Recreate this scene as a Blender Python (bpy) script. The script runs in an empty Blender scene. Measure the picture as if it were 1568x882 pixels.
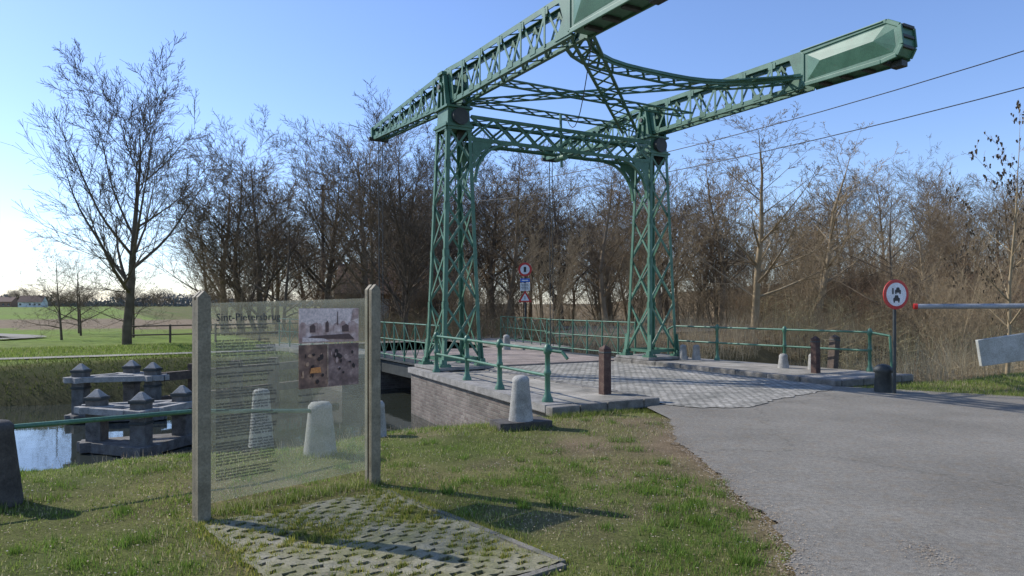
import bpy, math, random, time
import numpy as np
from mathutils import Vector, Matrix
T0=time.time()
random.seed(7); np.random.seed(7); rng=np.random.default_rng(7)
S=bpy.context.scene
COL=S.collection
# ------------------------------------------------------------------ helpers
def link(o,parent=None):
    COL.objects.link(o)
    if parent is not None: o.parent=parent
    return o
def empty(name,loc=(0,0,0),rz=0,parent=None):
    o=bpy.data.objects.new(name,None); o.location=loc; o.rotation_euler=(0,0,rz); o.empty_display_size=.3
    return link(o,parent)
def nrm(v):
    v=Vector(v); return v.normalized()
class MB:
    def __init__(s): s.v=[];s.f=[];s.m=[];s.sm=[]
    def add(s,vs,fs,mi=0,sm=False):
        b=len(s.v); s.v+= [tuple(x) for x in vs]
        for f in fs:
            s.f.append([b+i for i in f]); s.m.append(mi); s.sm.append(sm)
    def box(s,c,sz,mi=0,rot=None,taper=1.0):
        hx,hy,hz=[a/2 for a in sz]; vs=[]
        for z in(-1,1):
            k=taper if z>0 else 1
            for x,y in((-1,-1),(1,-1),(1,1),(-1,1)):
                p=Vector((x*hx*k,y*hy*k,z*hz))
                if rot is not None: p=rot@p
                vs.append(p+Vector(c))
        s.add(vs,[(3,2,1,0),(4,5,6,7),(0,1,5,4),(1,2,6,5),(2,3,7,6),(3,0,4,7)],mi)
    def bar(s,p,q,w,t,up=(0,0,1),mi=0,off=0.0,side=0.0):
        p=Vector(p);q=Vector(q);d=(q-p).normalized();u=Vector(up)
        sd=d.cross(u)
        if sd.length<1e-5: sd=d.cross(Vector((1,0,0)))
        sd.normalize(); u=sd.cross(d).normalized()
        o=u*off+sd*side
        vs=[]
        for b in(p,q):
            for a,c in((-1,-1),(1,-1),(1,1),(-1,1)):
                vs.append(b+o+sd*(a*w/2)+u*(c*t/2))
        s.add(vs,[(3,2,1,0),(4,5,6,7),(0,1,5,4),(1,2,6,5),(2,3,7,6),(3,0,4,7)],mi)
    def tube(s,p,q,r0,r1=None,n=10,mi=0,sm=True):
        if r1 is None:r1=r0
        p=Vector(p);q=Vector(q);d=(q-p).normalized()
        a=d.cross(Vector((0,0,1)))
        if a.length<1e-4:a=Vector((1,0,0))
        a.normalize();b=d.cross(a)
        vs=[];
        for c,r in((p,r0),(q,r1)):
            for i in range(n):
                t=2*math.pi*i/n; vs.append(c+a*(math.cos(t)*r)+b*(math.sin(t)*r))
        s.add(vs,[(i,(i+1)%n,n+(i+1)%n,n+i) for i in range(n)],mi,sm)
        s.add(vs[:n],[list(range(n))[::-1]],mi); s.add(vs[n:],[list(range(n))],mi)
    def lathe(s,c,prof,n=20,mi=0):
        c=Vector(c);vs=[]
        for r,z in prof:
            for i in range(n):
                t=2*math.pi*i/n; vs.append(c+Vector((math.cos(t)*r,math.sin(t)*r,z)))
        fs=[]
        for j in range(len(prof)-1):
            for i in range(n):
                fs.append((j*n+i,j*n+(i+1)%n,(j+1)*n+(i+1)%n,(j+1)*n+i))
        s.add(vs,fs,mi,True)
        s.add(vs[-n:],[list(range(n))],mi,True)
    def prism(s,poly,z0,z1,mi=0,mtop=None):
        n=len(poly); vs=[(x,y,z0) for x,y in poly]+[(x,y,z1) for x,y in poly]
        s.add(vs,[(i,(i+1)%n,n+(i+1)%n,n+i) for i in range(n)]+[list(range(n))[::-1]],mi)
        s.add(vs[n:],[list(range(n))],mi if mtop is None else mtop)
    def xz(s,poly,y0,y1,mi=0):
        n=len(poly); vs=[(x,y0,z) for x,z in poly]+[(x,y1,z) for x,z in poly]
        s.add(vs,[(i,(i+1)%n,n+(i+1)%n,n+i) for i in range(n)]+[list(range(n)),[2*n-1-i for i in range(n)]],mi)
    def yz(s,poly,x0,x1,mi=0):
        n=len(poly); vs=[(x0,y,z) for y,z in poly]+[(x1,y,z) for y,z in poly]
        s.add(vs,[(i,(i+1)%n,n+(i+1)%n,n+i) for i in range(n)]+[list(range(n)),[2*n-1-i for i in range(n)]],mi)
    def ring(s,c,r0,r1,y0,y1,n=32,mi=0):
        vs=[]
        for r,y in((r0,y0),(r1,y0),(r1,y1),(r0,y1)):
            for i in range(n):
                t=2*math.pi*i/n; vs.append((c[0]+math.cos(t)*r,c[1]+y,c[2]+math.sin(t)*r))
        fs=[]
        for k in range(4):
            for i in range(n): fs.append((k*n+i,k*n+(i+1)%n,((k+1)%4)*n+(i+1)%n,((k+1)%4)*n+i))
        s.add(vs,fs,mi)
    def obj(s,name,mats,parent=None,loc=(0,0,0),rz=0,bevel=0):
        me=bpy.data.meshes.new(name); me.from_pydata(s.v,[],s.f)
        for m in mats: me.materials.append(m)
        me.polygons.foreach_set('material_index',s.m); me.polygons.foreach_set('use_smooth',s.sm)
        me.update()
        import bmesh
        bm=bmesh.new(); bm.from_mesh(me); bmesh.ops.recalc_face_normals(bm,faces=bm.faces); bm.to_mesh(me); bm.free()
        o=bpy.data.objects.new(name,me); o.location=loc; o.rotation_euler=(0,0,rz); link(o,parent)
        if bevel:
            md=o.modifiers.new('b','BEVEL'); md.width=bevel; md.segments=2; md.limit_method='ANGLE'; md.angle_limit=.6
        return o
def np_mesh(name,V,F,mat,col=None,smooth=False):
    V=np.asarray(V,dtype=np.float32).reshape(-1,3);F=np.asarray(F,dtype=np.int32);k=F.shape[1]
    me=bpy.data.meshes.new(name)
    me.vertices.add(len(V)); me.vertices.foreach_set('co',V.ravel())
    me.loops.add(F.size); me.loops.foreach_set('vertex_index',F.ravel())
    me.polygons.add(len(F)); me.polygons.foreach_set('loop_start',np.arange(0,F.size,k,dtype=np.int32))
    if smooth: me.polygons.foreach_set('use_smooth',np.ones(len(F),dtype=bool))
    me.update(calc_edges=True)
    if col is not None:
        a=me.color_attributes.new('col','FLOAT_COLOR','POINT')
        c=np.ones((len(V),4),dtype=np.float32); c[:,:3]=col; a.data.foreach_set('color',c.ravel())
    me.materials.append(mat); return me
def seg_arrays(P0,P1,R0,R1,k):
    P0=np.asarray(P0,float);P1=np.asarray(P1,float);R0=np.asarray(R0,float);R1=np.asarray(R1,float)
    d=P1-P0; d/=np.maximum(np.linalg.norm(d,axis=1,keepdims=True),1e-9)
    ref=np.zeros_like(d); ref[:,0]=1.0; m=np.abs(d[:,0])>.85; ref[m]=(0,1,0)
    a=np.cross(d,ref);a/=np.linalg.norm(a,axis=1,keepdims=True);b=np.cross(d,a)
    N=len(P0);V=np.zeros((N,2,k,3))
    for i in range(k):
        t=2*math.pi*i/k;v=math.cos(t)*a+math.sin(t)*b
        V[:,0,i]=P0+v*R0[:,None];V[:,1,i]=P1+v*R1[:,None]
    base=(np.arange(N)*2*k)[:,None];F=[]
    for i in range(k):
        j=(i+1)%k; F.append(np.concatenate([base+i,base+j,base+k+j,base+k+i],axis=1))
    return V.reshape(-1,3),np.stack(F,1).reshape(-1,4)
# ------------------------------------------------------------------ materials
def newmat(name):
    m=bpy.data.materials.new(name); m.use_nodes=True; nt=m.node_tree; return m,nt,nt.nodes['Principled BSDF']
def noise(nt,scale,detail=4,rough=.6,coord='Object',vec=None):
    tc=nt.nodes.new('ShaderNodeTexCoord'); n=nt.nodes.new('ShaderNodeTexNoise')
    n.inputs['Scale'].default_value=scale;n.inputs['Detail'].default_value=detail;n.inputs['Roughness'].default_value=rough
    nt.links.new(tc.outputs[coord],n.inputs['Vector']); return n
def ramp(nt,inp,stops):
    r=nt.nodes.new('ShaderNodeValToRGB'); e=r.color_ramp.elements
    while len(e)<len(stops): e.new(.5)
    for i,(p,c) in enumerate(stops): e[i].position=p; e[i].color=(c[0],c[1],c[2],1)
    nt.links.new(inp,r.inputs['Fac']); return r
def bump(nt,bsdf,h,strength=.3,dist=.02):
    b=nt.nodes.new('ShaderNodeBump'); b.inputs['Strength'].default_value=strength;b.inputs['Distance'].default_value=dist
    nt.links.new(h,b.inputs['Height']); nt.links.new(b.outputs['Normal'],bsdf.inputs['Normal']); return b
def mixc(nt,a,b,fac,mode='MIX'):
    m=nt.nodes.new('ShaderNodeMix'); m.data_type='RGBA'; m.blend_type=mode
    for i,x in((6,a),(7,b),(0,fac)):
        if isinstance(x,(int,float)): m.inputs[i].default_value=x
        elif isinstance(x,tuple): m.inputs[i].default_value=(x[0],x[1],x[2],1)
        else: nt.links.new(x,m.inputs[i])
    return m.outputs[2]
def mottled(name,c1,c2,scale=8,rough=.7,c3=None,metal=0,bs=.2,bd=.01,fine=60,spec=.5):
    m,nt,b=newmat(name); n=noise(nt,scale,5)
    st=[(.35,c1),(.65,c2)] if c3 is None else [(.3,c1),(.5,c2),(.72,c3)]
    r=ramp(nt,n.outputs['Fac'],st); f=noise(nt,fine,2)
    rr=ramp(nt,f.outputs['Fac'],[(.3,(.75,.75,.75)),(.7,(1.2,1.2,1.2))])
    nt.links.new(mixc(nt,r.outputs['Color'],rr.outputs['Color'],1.0,'MULTIPLY'),b.inputs['Base Color'])
    b.inputs['Roughness'].default_value=rough;b.inputs['Metallic'].default_value=metal;b.inputs['Specular IOR Level'].default_value=spec
    if bs: bump(nt,b,f.outputs['Fac'],bs,bd)
    return m
def flat(name,c,rough=.6): 
    return mottled(name,tuple(x*.88 for x in c),tuple(min(1,x*1.1) for x in c),5,rough,bs=0)
GREEN=mottled('green_paint',(.042,.118,.07),(.06,.158,.095),2.5,.45,(.095,.205,.135),bs=.12,bd=.004)
def rusty(m):
    nt=m.node_tree;b=nt.nodes['Principled BSDF'];src=b.inputs['Base Color'].links[0].from_socket
    n=noise(nt,9,6,.75);r=ramp(nt,n.outputs['Fac'],[(.62,(0,0,0)),(.72,(1,1,1))])
    nt.links.new(mixc(nt,src,(.10,.075,.05),r.outputs['Color']),b.inputs['Base Color'])
rusty(GREEN)
DKIRON=mottled('dark_iron',(.025,.03,.028),(.05,.055,.05),6,.6)
STONE=mottled('bluestone',(.15,.14,.125),(.24,.225,.20),5,.85,(.33,.31,.28),bs=.4)
DSTONE=mottled('dark_or_shaded_stone',(.045,.04,.035),(.09,.08,.07),8,.9,bs=.4)  # dark stone of the plinth; also carries one bollard's painted shade
CONC=mottled('pale_concrete',(.22,.21,.185),(.34,.325,.29),4,.9,(.44,.42,.38),bs=.5)
BARKWOOD=mottled('weathered_timber',(.06,.045,.035),(.10,.07,.05),9,.85,(.14,.10,.07),bs=.5)
PILE=mottled('wet_grey_pile',(.07,.062,.052),(.13,.12,.105),7,.85,(.20,.19,.17),bs=.5)
REDWOOD=mottled('red_brown_timber',(.045,.024,.018),(.085,.045,.032),9,.85,(.13,.085,.06),bs=.5)
GREYWOOD=mottled('grey_timber',(.24,.23,.21),(.36,.345,.315),7,.9,bs=.5)
PANELPOST=mottled('beige_post',(.15,.125,.08),(.22,.185,.12),6,.7,(.28,.24,.165),bs=.2)
WHITE=flat('white_paint',(.7,.7,.68),.5);RED=flat('sign_red',(.50,.03,.02),.45);BLUE=flat('sign_blue',(.02,.14,.55),.45);BLACK=flat('black_paint',(.015,.015,.015),.5)
GREYMET=mottled('galvanised',(.26,.27,.27),(.34,.35,.35),6,.5,metal=.2,bs=.05)
ROOF=mottled('roof_tiles',(.12,.075,.055),(.18,.11,.08),5,.85); BRICKW=flat('house_wall',(.28,.17,.12),.9); GLASSD=flat('window_dark',(.03,.035,.04),.2)
def brick_mat(name,c1,c2,mort,bw,bh,off=.5,mortar=.012,coord='Object',bs=.6,wall=False,warp=.05,dirt=True):
    m,nt,b=newmat(name); tc=nt.nodes.new('ShaderNodeTexCoord')
    src=tc.outputs[coord]
    if wall:
        sp=nt.nodes.new('ShaderNodeSeparateXYZ');nt.links.new(src,sp.inputs[0]);ad0=nt.nodes.new('ShaderNodeMath');nt.links.new(sp.outputs[0],ad0.inputs[0]);nt.links.new(sp.outputs[1],ad0.inputs[1])
        cb=nt.nodes.new('ShaderNodeCombineXYZ');nt.links.new(ad0.outputs[0],cb.inputs[0]);nt.links.new(sp.outputs[2],cb.inputs[1]);src=cb.outputs[0]
    t=nt.nodes.new('ShaderNodeTexBrick');t.inputs['Scale'].default_value=1;t.inputs['Brick Width'].default_value=bw;t.inputs['Row Height'].default_value=bh
    t.inputs['Mortar Size'].default_value=mortar;t.inputs['Mortar Smooth'].default_value=.6;t.offset=off
    t.inputs['Color1'].default_value=(*c1,1);t.inputs['Color2'].default_value=(*c2,1);t.inputs['Mortar'].default_value=(*mort,1)
    n0=noise(nt,3,2); w=nt.nodes.new('ShaderNodeVectorMath');w.operation='SCALE';w.inputs['Scale'].default_value=warp
    nt.links.new(n0.outputs['Color'],w.inputs[0]); ad=nt.nodes.new('ShaderNodeVectorMath');ad.operation='ADD'
    nt.links.new(src,ad.inputs[0]);nt.links.new(w.outputs[0],ad.inputs[1])
    nt.links.new(ad.outputs[0],t.inputs['Vector'])
    n=noise(nt,1.2,6,.7);r=ramp(nt,n.outputs['Fac'],[(.3,(.5,.51,.47)),(.7,(1.3,1.28,1.24))])
    n2=noise(nt,45,3);r2=ramp(nt,n2.outputs['Fac'],[(.3,(.75,.75,.75)),(.7,(1.2,1.2,1.2))])
    c=mixc(nt,t.outputs['Color'],r.outputs['Color'],1.0,'MULTIPLY');c=mixc(nt,c,r2.outputs['Color'],1.0,'MULTIPLY')
    nt.links.new(c,b.inputs['Base Color']); b.inputs['Roughness'].default_value=.85
    inv=nt.nodes.new('ShaderNodeMath');inv.operation='SUBTRACT';inv.inputs[0].default_value=1;nt.links.new(t.outputs['Fac'],inv.inputs[1])
    bump(nt,b,inv.outputs[0],bs,.02); return m
COBBLE=brick_mat('cobbles',(.28,.262,.225),(.45,.42,.365),(.10,.09,.07),.17,.11,mortar=.016,warp=.09)
SLAB=brick_mat('stone_slabs',(.27,.24,.20),(.35,.32,.27),(.11,.10,.08),.62,.42,mortar=.01,bs=.3)
MASON=brick_mat('masonry_wall',(.13,.10,.085),(.20,.17,.145),(.18,.17,.15),.22,.07,wall=True,mortar=.009,warp=.02)
PLANK=brick_mat('deck_planks',(.27,.215,.185),(.34,.275,.235),(.07,.06,.05),3.0,.2,mortar=.012,bs=.4)
def asphalt():
    m,nt,b=newmat('asphalt');n=noise(nt,.55,6,.7);f=noise(nt,120,3,.85);g=noise(nt,7,7,.75);h=noise(nt,22,4,.75)
    r=ramp(nt,n.outputs['Fac'],[(.3,(.165,.153,.130)),(.5,(.215,.20,.172)),(.7,(.265,.247,.213))])
    r2=ramp(nt,f.outputs['Fac'],[(.32,(.35,.35,.35)),(.68,(1.7,1.67,1.6))])
    c=mixc(nt,r.outputs['Color'],r2.outputs['Color'],1.0,'MULTIPLY')
    r5=ramp(nt,h.outputs['Fac'],[(.3,(.65,.65,.65)),(.7,(1.3,1.3,1.28))]);c=mixc(nt,c,r5.outputs['Color'],1.0,'MULTIPLY')
    r3=ramp(nt,g.outputs['Fac'],[(.50,(0,0,0)),(.70,(.7,.7,.7))])
    c=mixc(nt,c,(.22,.17,.11),r3.outputs['Color'])
    v=nt.nodes.new('ShaderNodeTexVoronoi');v.feature='DISTANCE_TO_EDGE';v.inputs['Scale'].default_value=.35
    tc=nt.nodes.new('ShaderNodeTexCoord');wn=noise(nt,3.5,5,.7);a=mixc(nt,tc.outputs['Object'],wn.outputs['Color'],.4)
    nt.links.new(a,v.inputs['Vector']);r4=ramp(nt,v.outputs['Distance'],[(.0,(.6,.6,.6)),(.004,(0,0,0))])
    c=mixc(nt,c,(.07,.065,.05),r4.outputs['Color'])
    nt.links.new(c,b.inputs['Base Color']);b.inputs['Roughness'].default_value=.9;b.inputs['Specular IOR Level'].default_value=.2;bump(nt,b,f.outputs['Fac'],.7,.01);return m
ASPH=asphalt()
def vegmat(name,trans=.3,rough=.7):
    m,nt,b=newmat(name);a=nt.nodes.new('ShaderNodeAttribute');a.attribute_name='col'
    nt.links.new(a.outputs['Color'],b.inputs['Base Color']);b.inputs['Roughness'].default_value=rough;b.inputs['Specular IOR Level'].default_value=.25
    if trans:
        t=nt.nodes.new('ShaderNodeBsdfTranslucent');nt.links.new(a.outputs['Color'],t.inputs['Color'])
        mx=nt.nodes.new('ShaderNodeMixShader');mx.inputs[0].default_value=trans
        nt.links.new(b.outputs[0],mx.inputs[1]);nt.links.new(t.outputs[0],mx.inputs[2]);nt.links.new(mx.outputs[0],nt.nodes['Material Output'].inputs['Surface'])
    return m
VEG=vegmat('grass_blades',.4);DRY=vegmat('dry_stems',0)
def groundmat():
    m,nt,b=newmat('ground_soil_grass');a=nt.nodes.new('ShaderNodeAttribute');a.attribute_name='col'
    n=noise(nt,1.3,8,.7);r=ramp(nt,n.outputs['Fac'],[(.3,(.6,.6,.55)),(.7,(1.35,1.3,1.2))])
    f=noise(nt,35,5,.8);r2=ramp(nt,f.outputs['Fac'],[(.3,(.5,.5,.45)),(.7,(1.5,1.45,1.4))])
    c=mixc(nt,a.outputs['Color'],r.outputs['Color'],1.0,'MULTIPLY');c=mixc(nt,c,r2.outputs['Color'],1.0,'MULTIPLY')
    nt.links.new(c,b.inputs['Base Color']);b.inputs['Roughness'].default_value=.95;b.inputs['Specular IOR Level'].default_value=.1
    bump(nt,b,f.outputs['Fac'],.8,.03);return m
GROUND=groundmat()
def bark(name,c1,c2):
    m,nt,b=newmat(name);n=noise(nt,3,2);r=ramp(nt,n.outputs['Fac'],[(.35,c1),(.65,c2)]);nt.links.new(r.outputs['Color'],b.inputs['Base Color'])
    b.inputs['Roughness'].default_value=.9;b.inputs['Specular IOR Level'].default_value=.15;return m
BARK1=bark('bark_grey_brown',(.095,.074,.052),(.155,.122,.088))
BARK2=bark('bark_tan',(.27,.205,.12),(.36,.28,.175))
BARK3=bark('bark_brown',(.175,.13,.08),(.24,.18,.115))
# ------------------------------------------------------------------ bridge frame
O=Vector((-1.4,17.2,0)); A30=math.radians(30); ca,sa=math.cos(A30),math.sin(A30)
def W(s,t): return (O.x+s*ca-t*sa, O.y+s*sa+t*ca)
def toL(x,y):
    dx=x-O.x;dy=y-O.y; return dx*ca+dy*sa, -dx*sa+dy*ca
def sst(e0,e1,x):
    u=np.clip((x-e0)/(e1-e0),0,1);return u*u*(3-2*u)
def wob(x,y): return (np.sin(x*1.3+y*.7)+np.sin(x*.57-y*1.9+1)+np.sin(x*2.9+y*2.3+2)*.5+np.sin(x*5.1-y*4.3)*.35)/2.85
def gz(x,y):
    s,t=toL(x,y)
    tt=t+.25*np.sin(s*.8)+.15*np.sin(s*2.1)
    near=-1.5*sst(-7.3,-1.0,tt)*(t<2.5)
    far=-1.5*(1-sst(5.0,9.3,tt))*(t>=2.5)
    z=near+far
    z=z-.035+.022*wob(x,y)
    hill=5.0*sst(18,45,x)*sst(42,75,y)*(1-sst(150,400,y))
    return z+hill-.25*sst(25,60,y)*(x<-15)
def nonuni(lim,fine,step,outer):
    a=list(np.arange(-fine,fine+1e-6,step)); g=step; p=a[-1]; ext=[]
    while p<outer:
        g*=1.18;p+=g;ext.append(p)
    return np.array([-e for e in ext[::-1]]+a+ext)
ss=nonuni(0,24,.3,2500)
tt=nonuni(0,24,.3,2500)
SS,TT=np.meshgrid(ss,tt); X=O.x+SS*ca-TT*sa;Y=O.y+SS*sa+TT*ca; Z=gz(X,Y)
nx,ny=len(ss),len(tt)
V=np.stack([X.ravel(),Y.ravel(),Z.ravel()],1)
I=np.arange(nx*ny).reshape(ny,nx)
F=np.stack([I[:-1,:-1].ravel(),I[:-1,1:].ravel(),I[1:,1:].ravel(),I[1:,:-1].ravel()],1)
xs,ys=X.ravel(),Y.ravel();s_,t_=SS.ravel(),TT.ravel();zs=Z.ravel()
def mixv(c,d,f): return c*(1-f[:,None])+np.array(d)*f[:,None]
def worn(x,y):
    a=np.exp(-(((x-.85)/.5)**2+((y-8.6)/.65)**2))
    ed=2.0-.25*np.clip(5.5-y,0,2)
    w=.30+.28*np.clip((y-5)/4,0,1)
    b=np.exp(-(np.clip(ed-x,0,9)/w)**2)*(y<10.6)*(.75+.35*wob(x*3,y*2))
    c=.6*np.exp(-(((x-1.0)/.75)**2+((y-6.6)/1.3)**2))*(.6+.6*wob(x*4,y*3))
    d=.55*np.clip(wob(x*1.9+4,y*1.6+2)*1.6-.35,0,1)
    return np.clip(a+b+c+d,0,1.1)
c=np.tile(np.array([.10,.13,.035]),(len(xs),1))
c=mixv(c,(.165,.14,.07),np.clip(.4+.5*wob(xs*.9,ys*.9),0,1))
fieldm=((t_>9.2)&(s_<-1)); c[fieldm]=(.165,.245,.05)
c=mixv(c,(.17,.20,.07),np.clip(.4+.5*wob(xs*.12,ys*.3),0,1)*fieldm)
c=mixv(c,(.22,.175,.125),((ys>54)&(ys<90)&(xs<-22)).astype(float))
wood=np.clip(((ys-24-(xs<-3)*6)/4),0,1)*np.clip((xs+13+ (ys-30)*.25)/5,0,1)
c=mixv(c,(.18,.135,.08),wood)
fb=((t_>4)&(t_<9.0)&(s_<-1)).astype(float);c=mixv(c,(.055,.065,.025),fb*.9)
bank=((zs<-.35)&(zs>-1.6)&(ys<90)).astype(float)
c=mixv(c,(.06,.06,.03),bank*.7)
c=mixv(c,(.185,.145,.10),np.clip(worn(xs,ys),0,1)*(t_<-6.0))
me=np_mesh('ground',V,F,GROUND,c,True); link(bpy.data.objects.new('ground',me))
def watermat():
    m,nt,b=newmat('canal_water');b.inputs['Base Color'].default_value=(.03,.035,.028,1);b.inputs['Roughness'].default_value=.04;b.inputs['IOR'].default_value=1.33
    b.inputs['Specular IOR Level'].default_value=.8
    n=noise(nt,2.2,3,.5);bump(nt,b,n.outputs['Fac'],.12,.02);return m
mb=MB();mb.add([(-400,-6,-1),(400,-6,-1),(400,9.3,-1),(-400,9.3,-1)],[(0,1,2,3)]);mb.obj('canal_water',[watermat()],None,(O.x,O.y,0),A30)
edgeL=[(2.25,10.3),(2.1,9.4),(2.0,8.4),(1.97,7.4),(2.0,6.7),(1.97,6.0),(1.95,5.4),(1.85,4.8),(1.7,4.3),(1.45,3.6),(1.1,2.8),(.3,1.6),(-1.5,-.5),(-5,-4),(-12,-10)]
el=[]
for i in range(len(edgeL)-1):
    a,b=Vector(edgeL[i]),Vector(edgeL[i+1]);n=max(1,int((b-a).length/.05)) if i<11 else 1
    for k in range(n):
        p=a.lerp(b,k/n); el.append((p.x+random.uniform(-.035,.035)+.03*math.sin(p.y*2.7)+.015*math.sin(p.y*9.3),p.y))
fe=[(24,-10),(34,4),(14,10.4),(11,11.7),(9.1,12.75),(7.9,13.55)]
er=[]
fe2=fe[2:]+[W(5.3,-6.25)]
for i in range(len(fe2)-1):
    a,b=Vector(fe2[i]),Vector(fe2[i+1]);n=max(1,int((b-a).length/.12))
    for k in range(n):
        p=a.lerp(b,k/n);er.append((p.x,p.y+random.uniform(-.05,.05)))
ASPOLY=[W(.6,-6.6),W(.2,-6.75)]+el+[(-12,-10)]+fe[:2]+er+[W(5.3,-6.25)]
mb=MB();mb.add([(x,y,.0) for x,y in ASPOLY],[list(range(len(ASPOLY)))]);mb.obj('asphalt_road',[ASPH])
mb=MB();mb.add([(*W(.6,8),.02),(*W(5.4,8),.02),(*W(6.0,13),.02),(14,44,.05),(24,51,.05),(60,58,.1),(60,63,.1),(22,57,.05),(8,52,.05),(-2,50,.05),(-2,46,.05),(4,46,.05),(3,42,.05),(*W(.4,13),.02)],[list(range(14))])
mb.obj('far_road',[ASPH])
mb=MB();pp=[]
for s in np.linspace(-70,-1,60):
    pp.append((s,10.3+.2*math.sin(s*.2)))
for i in range(len(pp)-1):
    a,b=pp[i],pp[i+1];mb.add([(a[0],a[1],.012),(b[0],b[1],.012),(b[0],b[1]+.8,.012),(a[0],a[1]+.8,.012)],[(0,1,2,3)])
PATHM=mottled('gravel_path',(.22,.205,.16),(.31,.285,.23),4,.95,bs=.3)
mb.obj('towpath',[PATHM],None,(O.x,O.y,0),A30)
mb=MB();cp=[(-60,47),(-44,44),(-33,41),(-27,38.2),(-24.0,35.5),(-25.5,33.3),(-31,32.7),(-40,33.2),(-60,36)]
cv=[]
for i in range(len(cp)-1):
    p0=Vector(cp[max(i-1,0)]);p1=Vector(cp[i]);p2=Vector(cp[i+1]);p3=Vector(cp[min(i+2,len(cp)-1)])
    for k in range(8):
        t=k/8;cv.append(.5*((2*p1)+(p2-p0)*t+(2*p0-5*p1+4*p2-p3)*t*t+(3*p1-p0-3*p2+p3)*t**3))
for i in range(len(cv)-1):
    a,b=cv[i],cv[i+1];d=(b-a).normalized();n=Vector((-d.y,d.x))*.8
    mb.add([(*(a-n),.0),(*(b-n),.0),(*(b+n),.0),(*(a+n),.0)],[(0,1,2,3)])
mb.obj('field_path',[PATHM])
# ------------------------------------------------------------------ drawbridge
BR=empty('drawbridge',(O.x,O.y,0),A30)
WID=6.16
def lattice(mb,p,q,depth_dir,normal,depth,n,w=.06,cw=.07,t=.014,chords=True):
    p=Vector(p);q=Vector(q);dd=nrm(depth_dir)*depth/2
    if chords:
        for k in(-1,1): mb.bar(p+dd*k,q+dd*k,cw,.03,normal)
    for i in range(n):
        a=p.lerp(q,i/n);b=p.lerp(q,(i+1)/n)
        mb.bar(a-dd,b+dd,w,t,normal,off=t*.8);mb.bar(a+dd,b-dd,w,t,normal,off=-t*.8)
def tower(cx,name):
    mb=MB();z0=.2;z1=5.85;b0=.5;b1=.31
    def cor(z,i):
        k=b0+(b1-b0)*(z-z0)/(z1-z0);x,y=((-1,-1),(1,-1),(1,1),(-1,1))[i];return Vector((cx+x*k,y*k,z))
    nrmls=[Vector((0,-1,0)),Vector((1,0,0)),Vector((0,1,0)),Vector((-1,0,0))]
    for i in range(4):
        j=(i+1)%4;n=nrmls[i]
        e=(cor(z0,j)-cor(z0,i)).normalized()*.042
        mb.bar(cor(z0,i)+e,cor(z1,i)+e,.085,.016,n);mb.bar(cor(z0,j)-e,cor(z1,j)-e,.085,.016,n)
        zz=[.35]
        hs=[1.34,1.22,1.10,.98,.86]
        for h in hs: zz.append(zz[-1]+h)
        for k in range(len(hs)):
            a0,a1,c0,c1=cor(zz[k],i),cor(zz[k],j),cor(zz[k+1],i),cor(zz[k+1],j)
            mb.bar(a0,c1,.055,.014,n,off=-.018);mb.bar(a1,c0,.055,.014,n,off=-.036)
            mid=(a0+a1+c0+c1)/4
            for g in(c0,c1):
                gg=g+(mid-g).normalized()*.09; mb.bar(gg-Vector((0,0,.075)),gg+Vector((0,0,.075)),.10,.008,n,off=.014)
        mb.bar(cor(zz[0],i),cor(zz[0],j),.08,.016,n,off=-.05)
        mb.bar(cor(zz[-1]-.02,i),cor(zz[-1]-.02,j),.16,.016,n,off=.026)
    for i in range(4):
        p=cor(z0,i);mb.box((p.x,p.y,.215),(.28,.28,.05));mb.box((p.x,p.y,.30),(.15,.15,.12),taper=.8)
        for a in(-.1,.1):
            for b in(-.1,.1): mb.tube((p.x+a,p.y+b,.22),(p.x+a,p.y+b,.27),.018,n=6)
    for i in range(4):
        x,y=((-1,-1),(1,-1),(1,1),(-1,1))[i]
        p=cor(z0,i);q=cor(.8,i)
        mb.bar(p+Vector((x*.02,y*.02,.03)),q,.13,.02,(x,0,0));
    mb.box((cx,0,6.06),(.60,.62,.42),taper=.92)
    mb.box((cx,0,5.84),(.74,.74,.05));mb.box((cx,0,6.29),(.68,.70,.05))
    for sx in(-1,1):
        x0=cx+sx*.25
        mb.yz([(-.3,6.3),(.3,6.3),(.16,6.85),(.10,7.08),(-.10,7.08),(-.16,6.85)],x0-.03,x0+.03)
        mb.box((x0+sx*.05,0,6.55),(.05,.08,.5));mb.box((x0+sx*.05,0,7.1),(.13,.26,.07))
        mb.bar((x0+sx*.05,-.24,6.3),(x0+sx*.05,-.1,7.05),.05,.05,(sx,0,0));mb.bar((x0+sx*.05,.24,6.3),(x0+sx*.05,.1,7.05),.05,.05,(sx,0,0))
    mb.tube((cx-.36,0,6.78),(cx+.36,0,6.78),.11,n=16);mb.tube((cx-.40,0,6.78),(cx+.40,0,6.78),.06,n=12,mi=1)
    for sy in(-1,1): mb.tube((cx,sy*.31,6.05),(cx,sy*.43,6.05),.2,n=16,mi=1)
    mb.tube((cx+.28,0,5.6),(cx+.28,0,5.95),.16,.2,n=14,mi=1)
    mb.obj(name,[GREEN,DKIRON],BR)
    mb=MB();mb.prism([(cx-.72,-.72),(cx+.72,-.72),(cx+.72,.70),(cx-.72,.70)],.12,.19);mb.obj(name+'_plinth',[STONE],BR,bevel=.015)
tower(0,'tower_a');tower(WID,'tower_b')
def topz(t): return np.interp(t,[-7.4,-5.2,-.6,0,.6,5.3],[7.16,7.12,7.16,7.2,7.16,6.93])
def botz(t): return np.interp(t,[-7.4,-5.2,0,5.3],[6.42,6.42,6.42,6.66])
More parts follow.
